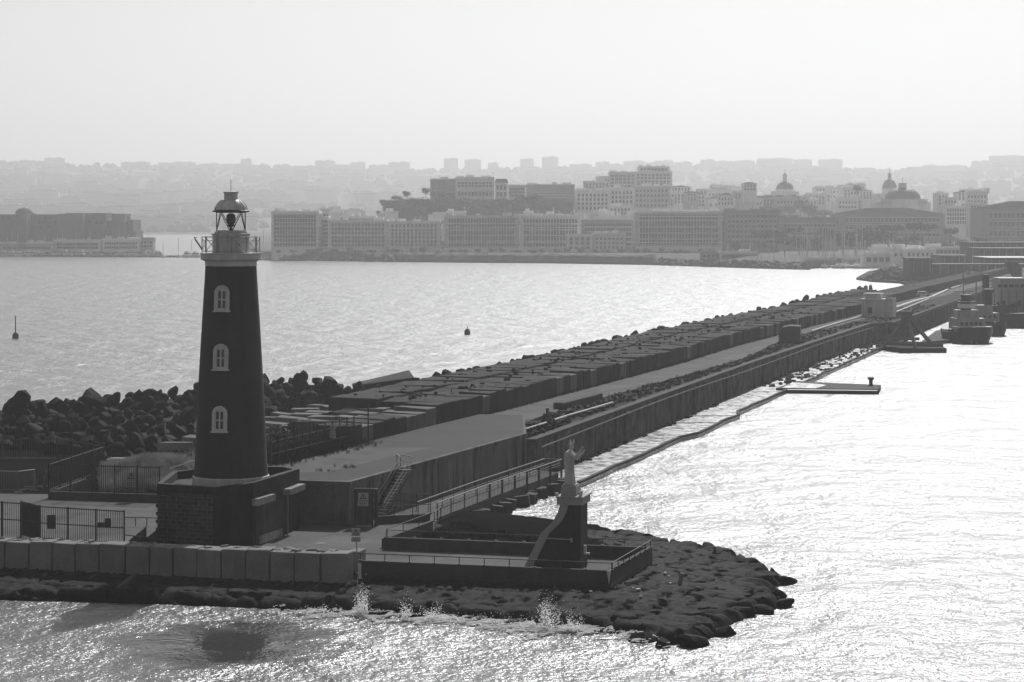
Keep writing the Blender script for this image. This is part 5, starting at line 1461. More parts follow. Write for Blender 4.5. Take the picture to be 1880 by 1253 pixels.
for i in range(52):
    px = rb.choice((rb.uniform(1450, 1590), rb.uniform(1380, 1600), rb.uniform(1320, 1640))); D = rb.uniform(1125, 1180)
    pos.append((px, D))
for i, (px, D) in enumerate(pos):
    o = P[i] if i < 3 else copy_tree(P[rb.randrange(3)])
    o.location = (ix(px, D), D, .8 if px < 1480 else .1); o.rotation_euler = (0, 0, rb.uniform(-.4, .4) + rb.choice((0, 3.14)))
# motor boats below the castle
mb_ = empty("motor_boat", (0, 0, 0), "small white motor boat moored below the castle", "motor boat", "motor boats moored below the castle")
s = MB(); hull(s, 10, 3.4, 1.3); s.build("hull", M_HULLW, mb_)
s = MB(); s.box((0, -.8, 1.9), (2.4, 4.5, 1.4), taper=.8); s.box((0, -1.4, 2.9), (2.2, 2.4, .7), taper=.7); s.build("cabin", M_HULLW, mb_)
s = MB(); s.box((0, -.8, 1.95), (2.35, 4.4, .5), taper=1.0); s.build("window_band", M_WD, mb_)
spots = [(5, 1444), (18, 1442), (24, 1450), (38, 1440), (47, 1446), (60, 1444), (72, 1446), (79, 1442), (113, 1440), (150, 1438), (222, 1436), (232, 1434), (262, 1432), (275, 1436), (292, 1430), (345, 1420), (360, 1418)]
for i, (px, D) in enumerate(spots):
    o = mb_ if i == 0 else copy_tree(mb_); o.location = (ix(px, D), D, .3); o.rotation_euler = (0, 0, rb.uniform(0, 6.28)); k = rb.uniform(.8, 1.5); o.scale = (k, k, k)
for i, (px, top) in enumerate(((23, 416), (33, 430), (115, 425), (220, 425), (165, 428), (140, 432), (484, 412), (328, 438), (300, 440), (352, 441), (374, 440), (272, 432))):
    D = 1452 if px < 300 else 1415; o = copy_tree(P[1]); o.location = (ix(px, D), D, .2); o.scale = (1, 1, (iz(top, D)) / 14.0); o["label"] = "thin-masted sailing boat moored near the castle"; o["group"] = "sailing boats moored near the castle"
# low breakwater left and right of the lighthouse
def rockline(pts, w, h, n, name, seed, m=M_RIP):
    s = MB(); r = random.Random(seed)
    for i in range(n):
        t = r.random() * (len(pts) - 1); k = int(t); f = t - k
        D = pts[k][1] + (pts[k + 1][1] - pts[k][1]) * f; px = pts[k][0] + (pts[k + 1][0] - pts[k][0]) * f
        d = r.uniform(-w, w); q = r.uniform(1.2, 2.8); zz = h * (1 - abs(d) / w)
        s.box((ix(px, D), D + d, zz * .6), (q * 1.4, q, q), r.uniform(0, 3), tilt=(r.uniform(-.5, .5), r.uniform(-.5, .5)))
    for (a, Da), (b, Db) in zip(pts, pts[1:]):
        s.add([(ix(a, Da), Da - w, -1), (ix(b, Db), Db - w, -1), (ix(b, Db), Db, h * .75), (ix(a, Da), Da, h * .75), (ix(b, Db), Db + w, -1), (ix(a, Da), Da + w, -1)], [(0, 1, 2, 3), (3, 2, 4, 5)])
    o = s.build(name, m); o["kind"] = "stuff"
rockline([(480, 1345), (700, 1290), (1000, 1262), (1190, 1240)], 7, 4.5, 420, "shore_rocks", 3, mat("dark_shore_rock", .03, .4, .3, fine=.3))
rockline([(1190, 1215), (1300, 1165), (1400, 1130), (1480, 1108)], 9, 4.0, 500, "marina_breakwater_rocks", 4)
BLD("yacht club with a row of open windows behind the marina breakwater", 1322, 1392, 465, 477, 1190, 10, 0, 1, 20, "pale", side=0, ww=1.2, wh=1.5, name="harbour_building", ground=False)
BLD("long low marina shed with a slanted roof left of the yacht club", 1288, 1322, 467, 476, 1195, 10, 0, 1, 4, "dark", side=0, name="harbour_building", ground=False)
BLD("white harbour office with four square windows on the mole root", 1585, 1640, 469, 486, 1130, 10, 0, 1, 4, "white", side=0, ww=2.2, wh=2.2, name="harbour_building", ground=False, margin=.08)
BLD("low pale terminal wing behind the harbour office", 1600, 1700, 458, 476, 1160, 12, 0, 1, 8, "pale", side=0, ww=1.5, wh=1.5, name="harbour_building", ground=False)
BLD("pale cubic house right of the harbour office", 1662, 1718, 461, 482, 1150, 12, 0, 2, 6, "pale", side=0, ww=1.0, wh=1.6, name="harbour_building", ground=False)
BLD("flat sheds with white parapets behind the arsenal", 1700, 1765, 456, 470, 1180, 14, 0, 1, 8, "mid", side=0, name="harbour_building", ground=False)
M_SHEDR = mat("shed_roof", .06, .3, .3)
M_SHED = mat("shed_cladding", .09, .3, .3, streak=.3)
def shed(label, px0, px1, top, base, D, dep, roofw=True):
    root = empty("harbour_shed", (ix((px0 + px1) / 2, D), D, iz(base, D)), label, "shed"); w = ix(px1, D) - ix(px0, D); z0, z1 = iz(base, D), iz(top, D); cx = ix((px0 + px1) / 2, D)
    s = MB(); s.box((cx, D + dep / 2, (z0 + z1) / 2 - 1), (w, dep, z1 - z0 + 2)); s.build("wall", M_SHED, root)
    s = MB(); u = -w / 2 + 1.5
    while u < w / 2: s.box((cx + u, D - .1, (z0 + z1) / 2), (.35, .3, (z1 - z0))); u += 3.0
    s.build("ribs", WALL[0], root)
    s = MB(); s.box((cx, D + dep / 2, z1 + .2), (w + 1, dep + 1, .4)); s.build("roof", M_SHEDR if roofw else M_SHED, root); return root
shed("long dark ribbed terminal shed at the right edge", 1800, 1990, 458, 498, 900, 30)
shed("lower dark shed with a pale roof edge left of the ribbed terminal", 1728, 1800, 471, 492, 930, 24)
shed("upper terminal storey with a thin pale roof seen over the ribbed shed", 1784, 1990, 447, 462, 960, 26)
shed("dark square blockhouse where the mole meets the terminal", 1670, 1712, 476, 500, 820, 14, False)
shed("long dark quay building running behind the flagpoles", 1690, 1900, 487, 503, 850, 14, False)
for i, (px, top, lab) in enumerate(((1770, 457, "shorter flagpole on the terminal quay"), (1784, 447, "taller leaning flagpole on the terminal quay"))):
    D = 860; s = MB(); a = at(px, 492, D); b = at(px + 4, top, D); s.tube(a, b, .14, 6, r1=.08); s.tube(a - Vector((0, 0, 1)), a, .3, 8); o = s.build("flagpole", M_WHITE); tag(o, lab, "flagpole")
# canopy on a slanted leg
cn = empty("canopy", (ix(1870, 760), 760, ZP), "thin pale cantilever roof on a thick slanted leg at the right edge", "canopy"); D = 760
s = MB(); x0, x1 = ix(1808, D), ix(1990, D); z = iz(474.5, D); s.add([(x0, D - 8, z - .1), (x1, D - 8, z - 1.4), (x1, D + 20, z - 1.4), (x0, D + 20, z - .1), (x0, D - 8, z + .15), (x1, D - 8, z + .15), (x1, D + 20, z + .15), (x0, D + 20, z + .15)], [(3, 2, 1, 0), (4, 5, 6, 7), (0, 1, 5, 4), (1, 2, 6, 5), (2, 3, 7, 6), (3, 0, 4, 7)]); s.build("roof", M_SHED, cn)
s = MB(); s.box(((x0 + x1) / 2, D + 6, z + .25), (x1 - x0 + .4, 28.6, .2)); s.build("roof_edge", M_WS, cn)
s = MB(); t0, t1 = at(1856, 482, D), at(1872, 502, D); s.add([t0 + Vector((-2, -1.5, 0)), t0 + Vector((2, -1.5, 0)), t1 + Vector((2.4, -1.5, -3)), t1 + Vector((-1.4, -1.5, -3)), t0 + Vector((-2, 1.5, 0)), t0 + Vector((2, 1.5, 0)), t1 + Vector((2.4, 1.5, -3)), t1 + Vector((-1.4, 1.5, -3))], [(0, 3, 2, 1), (4, 5, 6, 7), (0, 1, 5, 4), (1, 2, 6, 5), (2, 3, 7, 6), (3, 0, 4, 7)]); s.build("leg", M_SHED, cn)
# spit of rock where the mole meets the land
s = MB(); rr_ = random.Random(2)
SP = [(1570, 513), (1600, 499), (1650, 494), (1700, 492), (1790, 505), (1770, 530), (1650, 524), (1600, 518)]
spit = [g(px, py, 0).to_2d() for px, py in ((1572, 514), (1594, 502), (1622, 496), (1700, 494), (1880, 500), (1880, 520), (1700, 535), (1652, 521), (1600, 518))]
s.prism([tuple(p) for p in spit], -1, 0.9); o = s.build("spit_ground", M_RUBBLE); structure(o)
s = MB()
for i in range(700):
    px = rr_.uniform(1576, 1800); py = rr_.uniform(497, 524) ; 
    if py > 517 and px < 1655: continue
    if px < 1610 and (py < 503 + (1610 - px) * .25): continue
    p = g(px, py, 1.5); q = rr_.uniform(.8, 2.4); sdv = sd_poly(p.x, p.y, [tuple(v) for v in spit])
    if sdv < 1.5: continue
    s.box((p.x, p.y, min(1.5, .3 + sdv * .12) + rr_.uniform(0, .8) * min(1, sdv / 12)), (q * 1.5, q, q), rr_.uniform(0, 3), tilt=(rr_.uniform(-.5, .5), rr_.uniform(-.5, .5)))
o = s.build("spit_rocks", M_RUBBLE); o["kind"] = "stuff"

# ------------------------------------------------------------------ white hut on the mole
p = g(1611, 583, ZP); D = p.y; k = D / FPX
hut = empty("hut", tuple(p), "white flat-roofed hut with one dark window standing on the mole", "hut"); M_HUT = mat("hut_plaster", .55, .15, 1, .8, streak=.35, fine=.08)
rz = -R(18); mh = Matrix.Rotation(rz, 3, 'Z')
def hb(c, d, name, m): 
    s = MB(); v = mh @ Vector(c) + p; s.box(tuple(v), d, rz); return s.build(name, m, hut)
hb((-.2, 1.8, 1.9), (6.4, 4.2, 3.8), "wall", M_HUT); hb((2.7, 1.6, 2.1), (1.6, 5.0, 4.2), "wall", M_HUT); hb((-.2, 1.8, 3.9), (7.0, 4.8, .25), "roof", M_WS); hb((-1.2, 2.2, 4.5), (3.4, 2.6, 1.0), "roof_box", M_HUT); hb((-1.2, 2.2, 5.1), (4.0, 3.2, .22), "roof_slab", M_WS)
hb((-1.6, -.32, 1.5), (.95, .1, 1.3), "window", M_WD); hb((3.0, -.92, 4.25), (1.9, .3, .25), "roof_edge", M_WS)
# parked cars and tents far along the mole
M_CARW = mat("white_car_paint", .6, .05, 1, .3, spec=.6)
def van(px, py, label, L=4.2, m=None):
    p = g(px, py, ZP); root = empty("parked_car", tuple(p), label, "car"); 
    o_ = [(-.5 * L, .35), (-.5 * L, .95), (-.42 * L, 1.05), (-.3 * L, 1.55), (.18 * L, 1.6), (.32 * L, 1.05), (.5 * L, .9), (.5 * L, .35)]
    s = MB(); n = len(o_); vs = [(p.x + x, p.y - .85, p.z + z) for x, z in o_] + [(p.x + x, p.y + .85, p.z + z) for x, z in o_]; s.add(vs, [tuple(range(n)), tuple(range(2 * n - 1, n - 1, -1))] + [(i + n, (i + 1) % n + n, (i + 1) % n, i) for i in range(n)]); s.build("body", m or M_CARW, root)
    s = MB(); s.box((p.x - .06 * L, p.y, p.z + 1.3), (.44 * L, 1.76, .32)); s.build("window_band", M_WD, root)
    for sx in (-.3, .3):
        for sy in (-.8, .8): s = MB(); s.tube((p.x + sx * L, p.y + sy - .1, p.z + .34), (p.x + sx * L, p.y + sy + .1, p.z + .34), .34, 10); s.build("wheel", M_METAL, root)
van(1694, 546, "small white car parked by the block wall beyond the hut")
van(1714, 500, "white van standing by the dark quay building", 5.5)
for px, py, h, lab in ((1711, 534, 2.6, "bright white heap of sacking near the parked white car"), (1780, 513, 3.2, "bright white pointed tarpaulin on the far quay")):
    p = g(px, py, ZP); s = MB(); s.add([(p.x - 1.6, p.y - 1, ZP), (p.x + 2.4, p.y - 1, ZP), (p.x + 2.4, p.y + 1, ZP), (p.x - 1.6, p.y + 1, ZP), (p.x - .9, p.y, ZP + h), (p.x + 1, p.y, ZP + h * .5)], [(3, 2, 1, 0), (0, 1, 5, 4), (1, 2, 5), (2, 3, 4, 5), (3, 0, 4)]); o = s.build("tarpaulin", M_CARW); tag(o, lab, "tarpaulin")
# timber A-frame on a floating stage
M_TIM = mat("frame_timber", .15, .25, 2, .8, fine=.2)
af = empty("floating_stage", (ix(1665, 445), 445, 0), "dark floating stage carrying a big triangular timber frame", "stage"); D = 446
s = MB(); s.prism([(ix(1612, D), D + 3), (ix(1640, D), D - 9), (ix(1722, D), D - 9), (ix(1728, D), D + 3)], -.5, .9); s.build("deck", M_ROCK, af)
pk = at(1664, 578, D - 2); z0 = 1.0; xl, xr, xm = ix(1618, D), ix(1708, D), ix(1669, D)
for q, (x, yy, r) in enumerate(((xl, D - 3, .35), (xr, D - 3, .4), (xm, D - 7, .4))):
    s = MB(); s.tube(tuple(pk), (x, yy, z0), r, 4); s.build("leg", M_TIM, af)
s = MB(); s.tube((xl, D - 3, 1.6), (xr + 2, D - 3, 1.3), .45, 4); s.tube((xl + 2, D + 1, 2.2), (xr - 2, D + 1, 2.2), .3, 4); s.box(tuple(pk), (2.2, 1.4, 1.4)); s.build("cross_beam", M_TIM, af)
# low pontoon between stage and tug
s = MB(); s.prism([g(1690, 632, .3).to_2d()[:], g(1745, 628, .3).to_2d()[:], g(1775, 590, .3).to_2d()[:], g(1716, 612, .3).to_2d()[:]], -.5, .7); o = s.build("pontoon", M_LOWW); tag(o, "flat grey pontoon between the timber frame and the tugboat", "pontoon")

# ------------------------------------------------------------------ ships
def ship(name, label, px, wl, W, L, rz, hull_h, supers, extras, hm=None):
    p = g(px, wl, 0); c = Vector((ix(px, p.y + L / 2), p.y + L / 2, 0)); root = empty(name, tuple(c), label, "ship"); M_ = Matrix.Rotation(rz, 3, 'Z')
    def fin(mb, nm, m, sm=False): mb.v = [tuple(M_ @ Vector(v) + c) for v in mb.v]; return mb.build(nm, m, root, smooth=sm)
    # rounded stern toward the camera
    n = 20; lv = [(-.9, .62, .80), (0, .86, .92), (hull_h * .45, .98, .99), (hull_h, 1.0, 1.0)]
    s = MB()
    for z, fx, fy in lv:
        for i in range(n):
            a = 2 * math.pi * i / n; cx, sy = math.cos(a), math.sin(a)
            x = W / 2 * fx * (abs(cx) ** .6) * (1 if cx > 0 else -1); y = L / 2 * fy * (abs(sy) ** .8) * (1 if sy > 0 else -1)
            if y > 0: x *= 1 - .55 * (y / (L / 2)) ** 2
            s.v.append((x, y, z + (.9 * (y / (L / 2)) ** 2 if z > 0 else 0)))
    for k in range(len(lv) - 1):
        for i in range(n): j = (i + 1) % n; s.f.append((k * n + i, k * n + j, (k + 1) * n + j, (k + 1) * n + i)); s.mi.append(0)
    s.f += [tuple(range(n - 1, -1, -1)), tuple(range(3 * n, 4 * n))]; s.mi += [0, 0]; fin(s, "hull", hm or M_HULLD, True)
    for (nm, c_, d_, mm, tp) in supers:
        s = MB(); s.box(c_, d_, taper=tp); o = fin(s, nm, mm); 
    for (nm, f, mm) in extras:
        s = MB(); f(s); fin(s, nm, mm)
    return root
def ring(s, W, L, z, r=.06):
    pts = [(W / 2 * math.cos(6.283 * i / 20), L / 2 * math.sin(6.283 * i / 20), z) for i in range(21)]; s.path(pts, r, 4)
def tug_extras():
    def wins(s):
        for i in range(5): s.box((-2.0 + i * 1.0, -5.53, 4.0), (.62, .06, .62))
    def rails(s):
        for z in (3.2, 3.6, 4.0): s.path([(-4.0, -6.6, z), (4.0, -6.6, z)], .035, 4)
        for i in range(9): s.tube((-4 + i, -6.6, 2.8), (-4 + i, -6.6, 4.0), .035, 4)
        s.path([(-4.6, -5.0, 2.5), (-4.6, -5.0, 4.6), (-3.0, -3.6, 6.8)], .08, 5)
    def funnel(s): s.lathe([(1.15, 6.6), (1.05, 9.6), (1.2, 9.7), (1.2, 10.0)], (0, -1.0, 0), 14)
    def band(s): s.lathe([(1.9, 7.2), (1.9, 8.1)], (0, -1.5, 0), 14, caps=False); s.path([(1.9 * math.cos(a * .45), -1.5 + 1.9 * math.sin(a * .45), 8.6) for a in range(15)], .05, 4)
    def mast(s): s.tube((0, 1, 6), (0, 1, 16), .14, 5, r1=.06); s.box((0, 1, 10.6), (4.2, .15, .15)); s.box((0, 1, 13), (1.6, .1, .1)); s.tube((0, 1, 15), (0, 9, 4), .03, 3)
    def fend(s):
        pts = [(4.75 * (abs(math.cos(a)) ** .6) * (1 if math.cos(a) > 0 else -1), -9.5 * abs(math.sin(a)) ** .8, 2.15) for a in [math.pi * i / 14 for i in range(15)]]; s.path(pts, .28, 6)
    def rope(s): s.tube((-.6, -9.0, 2.8), (-.9, -9.2, 0), .05, 4); s.tube((.3, -9.0, 2.8), (.2, -9.3, 0), .05, 4)
    return [("window", wins, M_WD), ("railing", rails, M_RAIL), ("funnel", funnel, M_METAL), ("funnel_band", band, M_WS), ("mast", mast, M_RAIL), ("fender", fend, M_METAL), ("mooring_rope", rope, M_WS)]
ship("tugboat", "dark-hulled tugboat with a white wheelhouse moored stern-on by the far quay", 1771, 632, 9.4, 20, 0.05, 2.6,
     [("bulwark", (0, -6.4, 3.0), (8.0, 3.4, 1.0), M_SUPER, 1.0), ("deckhouse", (0, -2.2, 3.9), (6.4, 6.6, 2.4), M_SUPER, .96), ("wheelhouse", (-.1, -1.4, 5.9), (4.8, 4.6, 1.8), M_SUPER, .92)], tug_extras())
def t2(s): s.lathe([(1.0, 4), (.95, 9.4), (1.3, 9.5), (1.3, 10.2)], (1.2, 0, 0), 12)
def m2(s): s.tube((-1, 2, 3), (-1, 2, 12), .12, 5); s.tube((-1.8, 1, 3), (-1, 2, 8), .08, 4); s.tube((-.2, 1, 3), (-1, 2, 8), .08, 4); s.box((-1, 2, 9), (2.4, .1, .1))
def w2(s):
    for i in range(4): s.box((-2 + i * 1.2, -3.56, 4.1), (.6, .06, .6))
ship("tugboat", "second tugboat half hidden behind the stern-on tugboat", 1805, 618, 7.6, 20, 0.1, 2.3, [("deckhouse", (0, 0, 3.6), (5.6, 7, 2.6), M_SUPER, .95), ("wheelhouse", (-.3, 0, 5.7), (4, 4, 1.8), M_SUPER, .9)], [("funnel", t2, M_METAL), ("mast", m2, M_RAIL), ("window", w2, M_WD)])
def crane(s): s.tube((2, -8, 3), (5.5, -9, 12), .5, 4); s.tube((5.5, -9, 12), (9, -9, 6), .25, 4)
def pipes(s):
    for i in range(14): s.box((-7 + i * 1.05, -6 + (i * 37 % 5) * .5, 4.2 + (i * 17 % 4) * .4), (.6, .8, 1.5))
    for i in range(8): s.tube((-6 + i * 1.8, -5, 3), (-6 + i * 1.8, -5, 9), .08, 4)
def stack(s): s.lathe([(.9, 4), (.8, 12), (.9, 12.4)], (-7.0, 0, 0), 12)
def w3(s):
    for i in range(9): s.box((-4 + i * 1.4, -2.06, 9.6), (.9, .06, .7)); 
    for i in range(6): s.box((3 + i * 1.3, -5.06, 5.4), (.6, .06, .6))
ship("work_ship", "bulky work ship with stacked white cabins and deck gear at the right edge", 1862, 603, 22, 34, 0.0, 2.6,
     [("deckhouse", (1.5, 2.5, 7.0), (11, 9, 9), M_SUPER, .98), ("cabin", (7, -2, 4.8), (7, 6, 4.5), M_SUPER, .96), ("wheelhouse", (4.5, 3, 12.6), (3, 4, 2.4), M_HULLW, .95), ("hatch", (-6, -4, 3.8), (8, 6, 2.4), M_METAL, .95)],
     [("crane", crane, M_METAL), ("deck_gear", pipes, M_METAL), ("funnel", stack, M_METAL), ("window", w3, M_WD)], mat("worn_hull", .028, .4, .8, .7, streak=.5))

# ------------------------------------------------------------------ buoys
M_BUOY = mat("buoy_paint", .06, .2, 2, .6)
def buoy(px, wl, r, h, prof, label, mast):
    p = g(px, wl, 0); root = empty("buoy", tuple(p), label, "buoy"); s = MB(); s.lathe(prof, tuple(p), 20); s.build("float", M_BUOY, root, smooth=True, angle=35)
    mast(p, root)
def m_a(p, root):
    s = MB(); s.tube((p.x, p.y, 1.4), (p.x, p.y, 3.9), .12, 8); s.lathe([(.1, 3.9), (.1, 4.35), (.2, 4.4)], (p.x, p.y, 0), 8, caps=False); s.build("mast", M_METAL, root)
    s = MB(); s.tube((p.x, p.y, 4.3), (p.x + .0, p.y, 4.75), .16, 6, r1=.05); s.tube((p.x, p.y, 4.75), (p.x - .25, p.y, 5.0), .05, 4); s.tube((p.x, p.y, 4.75), (p.x + .2, p.y, 4.98), .05, 4); s.build("topmark", M_METAL, root)
def m_b(p, root): s = MB(); s.tube((p.x, p.y, 1.2), (p.x, p.y, 1.9), .05, 6); s.build("mast", M_METAL, root)
buoy(28.5, 622, 1, 1, [(.3, -.5), (.66, -.2), (.7, .0), (.7, .75), (.55, 1.1), (.12, 1.45)], "dark buoy with a tall mast in the sea at the left", m_a)
buoy(858, 615, 1, 1, [(.3, -.5), (.6, -.2), (.66, 0), (.66, .8), (.5, 1.15), (.15, 1.4)], "small round-topped buoy with a short rod in mid water", m_b)
# ------------------------------------------------------------------ fences, barriers and signs of the yard
def bar_fence(p0, p1, z0, h, label, step=.2, posts=None, rail_f=(.5,), root=None, rb=.022, name="bar_fence"):
    p0, p1 = Vector(p0), Vector(p1); L = (p1 - p0).length
    root = root or empty(name, (p0.x, p0.y, z0), label, "fence")
    z1f = lambda t: z0
    s = MB(); n = int(L / step)
    for i in range(n + 1):
        q = p0 + (p1 - p0) * (i / n); s.tube((q.x, q.y, z0 + .08), (q.x, q.y, z0 + h), rb, 4, caps=False)
    s.build("bars", M_METAL, root)
    for f in rail_f:
        s = MB(); s.tube((p0.x, p0.y, z0 + h * f), (p1.x, p1.y, z0 + h * f), .04, 4); s.build("rail_bar", M_METAL, root)
    k = posts or max(1, round(L / 3.2))
    for i in range(k + 1):
        q = p0 + (p1 - p0) * (i / k); s = MB(); s.box((q.x, q.y, z0 + h / 2), (.11, .11, h + .1)); s.build("post", M_METAL, root)
    return root
f1 = bar_fence(g(74, 992, 1.5).to_2d(), g(228, 1002, 1.5).to_2d(), 1.5, 2.7, "tall black bar fence with two lock boxes in front of the yard", posts=3, rail_f=(.5, .97, .06))
for (px, py, w, h) in ((95, 958, .62, 1.1), (186, 963.5, .58, .42), (198.5, 960, .42, .75)):
    D = lerp_table([(74, g(74, 992, 1.5).y), (228, g(228, 1002, 1.5).y)], px); s = MB(); s.box((ix(px, D), D - .12, iz(py, D)), (w, .16, h)); s.build("lock_box", M_METAL, f1)
bar_fence(g(-30, 984, 1.5).to_2d(), g(38, 988, 1.5).to_2d(), 1.5, 2.8, "black bar fence at the left edge left of the swung gate", posts=2, rail_f=(.5, .97))
bar_fence(g(39, 984, 1.5).to_2d(), g(72, 993, 1.5).to_2d(), 1.5, 2.75, "dense gate leaf swung open between the two black fences", step=.1, posts=2, rail_f=(.5, .97, .03), name="fence_gate")
s = MB(); q0, q1 = g(228, 1001, 1.5), g(300, 1008, 1.5); s.tube((q0.x, q0.y, 2.3), (q1.x, q1.y - .5, 2.25), .05, 6); s.tube((q0.x, q0.y, 2.3), (q0.x, q0.y, 1.5), .05, 6); o = s.build("rail", M_METAL); tag(o, "low dark rail between the black fence and the stone base", "rail")
s = MB(); q0, q1 = g(228, 966, 1.5), g(290, 967, 1.5); s.tube((q0.x, q0.y, 2.2), (q1.x, q1.y, 2.2), .04, 6)
for t in (0, .33, .66, 1): s.tube((q0.x + (q1.x - q0.x) * t, q0.y, 1.5), (q0.x + (q1.x - q0.x) * t, q0.y, 2.2), .04, 5)
o = s.build("rail", M_METAL); tag(o, "thin dark rail crossing the pale yard left of the stone base", "rail")
for (xa, xb, lab) in ((236, 258, "dark wedge-shaped kerb piece left of the stone base"), (262, 285, "second dark wedge-shaped kerb piece against the stone base")):
    a, b = g(xa, 1003, 1.5), g(xb, 1003, 1.5); s = MB(); s.prism([(a.x, a.y), (b.x, b.y), (b.x + .2, b.y + 1.6), (a.x + .2, a.y + 1.6)], 1.4, lambda p, a=a, b=b: 1.9 + .75 * (p[0] - a.x) / (b.x - a.x)); o = s.build("kerb_piece", M_LOWW); tag(o, lab, "kerb")
# fence on a low wall round the grassy mound
c1, c2, c3 = g(88, 917, 1.5).to_2d(), g(292, 923, 1.5).to_2d(), g(190, 866, 2.2).to_2d()
low_wall([tuple(c1), tuple(c2)], 1.0, 2.2, .35, "yard_wall", "low dark wall under the fence of the grassy mound")
low_wall([tuple(c3), tuple(c1)], 1.0, 2.2, .35, "yard_wall", "low dark wall turning back from the corner of the mound fence")
v_ = Vector((0, .2))
bar_fence(c1 + v_, c2 + v_, 2.2, 2.5, "black bar fence with a warning sign in front of the grassy mound", posts=5, rail_f=(.05, .95))
bar_fence(c3 + v_, c1 + v_, 2.2, 2.5, "black bar fence running back along the left side of the mound", posts=5, rail_f=(.05, .95))
pz = at(245, 892, c1.y + .0); sign((pz.x, c1.y - 1.2, 2.75), 1.0, 1.35, 0, "pale warning sign with a triangle hung on the mound fence")
d1, d2 = g(-30, 862, 1.5).to_2d(), g(104, 862, 1.5).to_2d()
low_wall([tuple(d1), tuple(d2)], .5, 2.6, .4, "yard_wall", "dark wall with a fence at the back of the yard on the far left")
bar_fence(d1 + v_, d2 + v_, 2.6, 2.0, "black fence on the back wall of the yard at the far left", posts=4, rail_f=(.05, .95), step=.25)
bar_fence(d2 + v_, c3 + v_, 2.4, 2.3, "short black fence joining the back wall to the mound fence", posts=3, rail_f=(.05, .95), step=.25)
# light mesh barriers
for (xa, ya, xb, yb, lab) in ((-10, 905, 34, 906, "light steel barrier at the left edge of the yard"), (34, 906, 64, 902, "light steel barrier standing before the back wall of the yard")):
    a, b = g(xa, ya, 1.5), g(xb, yb, 1.5); root = empty("steel_barrier", tuple(a), lab, "barrier")
    s = MB(); s.path([(a.x, a.y, 1.55), (a.x, a.y, 3.5), (b.x, b.y, 3.5), (b.x, b.y, 1.55)], .035, 5); s.tube((a.x, a.y, 1.8), (b.x, b.y, 1.8), .02, 4)
    for t in [i / 14 for i in range(1, 14)]: q = a + (b - a) * t; s.tube((q.x, q.y, 1.8), (q.x, q.y, 3.5), .008, 3, caps=False)
    s.build("mesh", M_RAIL, root); s = MB(); s.box((b.x, b.y, 1.56), (.8, .3, .1)); s.build("foot", M_METAL, root)
s = MB(); r_ = random.Random(3); p = g(78, 900, 1.5)
for i in range(9): s.box((p.x + r_.uniform(-1, 1), p.y + r_.uniform(-.6, .6), 1.5 + r_.uniform(.3, 1.2)), (.12, .1, r_.uniform(.6, 2.2)), r_.uniform(0, 3), tilt=(r_.uniform(-.3, .3), r_.uniform(-.3, .3)))
for i in range(3): s.box((p.x + r_.uniform(-1, 1), p.y, 1.8), (1.5, .1, .1), r_.uniform(-.4, .4))
o = s.build("scrap_pile", M_PALE); tag(o, "upright scraps of pale timber stacked by the mound fence corner", "scrap pile")
for k, (px, py, w, lab) in enumerate(((216, 846, 1.6, "white lump of rubbish at the left on the grassy mound"), (318, 852, 2.2, "larger white lump of sacking by the tower on the grassy mound"), (285, 846, 1.0, "small pale stone on the grassy mound"))):
    o = bpy.data.objects.new("rubbish_lump", BM_[k].copy()); o.data.materials[0] = M_WHITE if k < 2 else M_PALE; C.objects.link(o); p = g(px, py, 2.9); o.location = p; o.scale = (w, .5, .32); tag(o, lab, "rubbish")
# fence beside the raised walkway
e0, e1 = g(497, 854, ZW).to_2d(), g(650, 816, ZW).to_2d()
bar_fence(e0, e1, ZW, 2.7, "thin black fence with tall posts along the sea side of the raised walkway", posts=11, rail_f=(.35, .75), step=.33, rb=.012)
q = g(676, 817, ZW); s = MB(); s.box((q.x, q.y, ZW + 1.9), (.12, .12, 3.8)); o = s.build("pole", M_METAL); tag(o, "tall dark pole before the first mole blocks", "pole")
p = g(611, 826, ZW); sign((p.x, p.y - .2, ZW + 1.1), .55, 1.25, R(-10), "narrow pale warning sign on the walkway fence")
s = MB(); w0, w1 = Vector((ix(545, 219), 219)), Vector((ix(652, 219.5), 219.5)); s.prism([tuple(w0), tuple(w1), (w1.x, w1.y + .5), (w0.x, w0.y + .5)], 3.5, 6.75); gwl = s.build("graffiti_wall", M_STAIN); tag(gwl, "stained wall with pale scrawled graffiti behind the walkway fence", "wall")
s = MB(); r_ = random.Random(10)
for k in range(9):
    x = w0.x + 1.0 + k * .45; pts = [(x + r_.uniform(-.2, .3), w0.y - .03, 5.2 + r_.uniform(0, 1.3)) for _ in range(4)]; s.path(pts, .035, 4)
s.build("scrawl", M_PALE, gwl)

# ------------------------------------------------------------------ grass and weeds
def blades(mb, x, y, z, h, r_, n=5, w=.03):
    for _ in range(n):
        a = r_.uniform(0, 6.28); lean = r_.uniform(.1, .5) * h; dx, dy = math.cos(a), math.sin(a); bx, by = x + r_.uniform(-.15, .15), y + r_.uniform(-.15, .15)
        mb.add([(bx - dy * w, by + dx * w, z), (bx + dy * w, by - dx * w, z), (bx + dx * lean * .4, by + dy * lean * .4, z + h * .6), (bx + dx * lean, by + dy * lean, z + h)], [(0, 1, 2), (0, 2, 3), (1, 3, 2)])
rg = random.Random(55)
s = MB()
for i in range(5200):    # tall dry grass on the mound
    px = rg.uniform(185, 356); D = rg.uniform(204, 216); x = ix(px, D)
    if noise.noise(Vector((x * .5, D * .5, 0))) < -.25: continue
    blades(s, x, D, head_z(x, D) - .05, rg.uniform(.4, 1.1), rg, 4, .035)
o = s.build("dry_grass", mat("dry_grass_blades", .38, .4, 1.2, .9, spec=.1)); o["kind"] = "stuff"
s = MB()
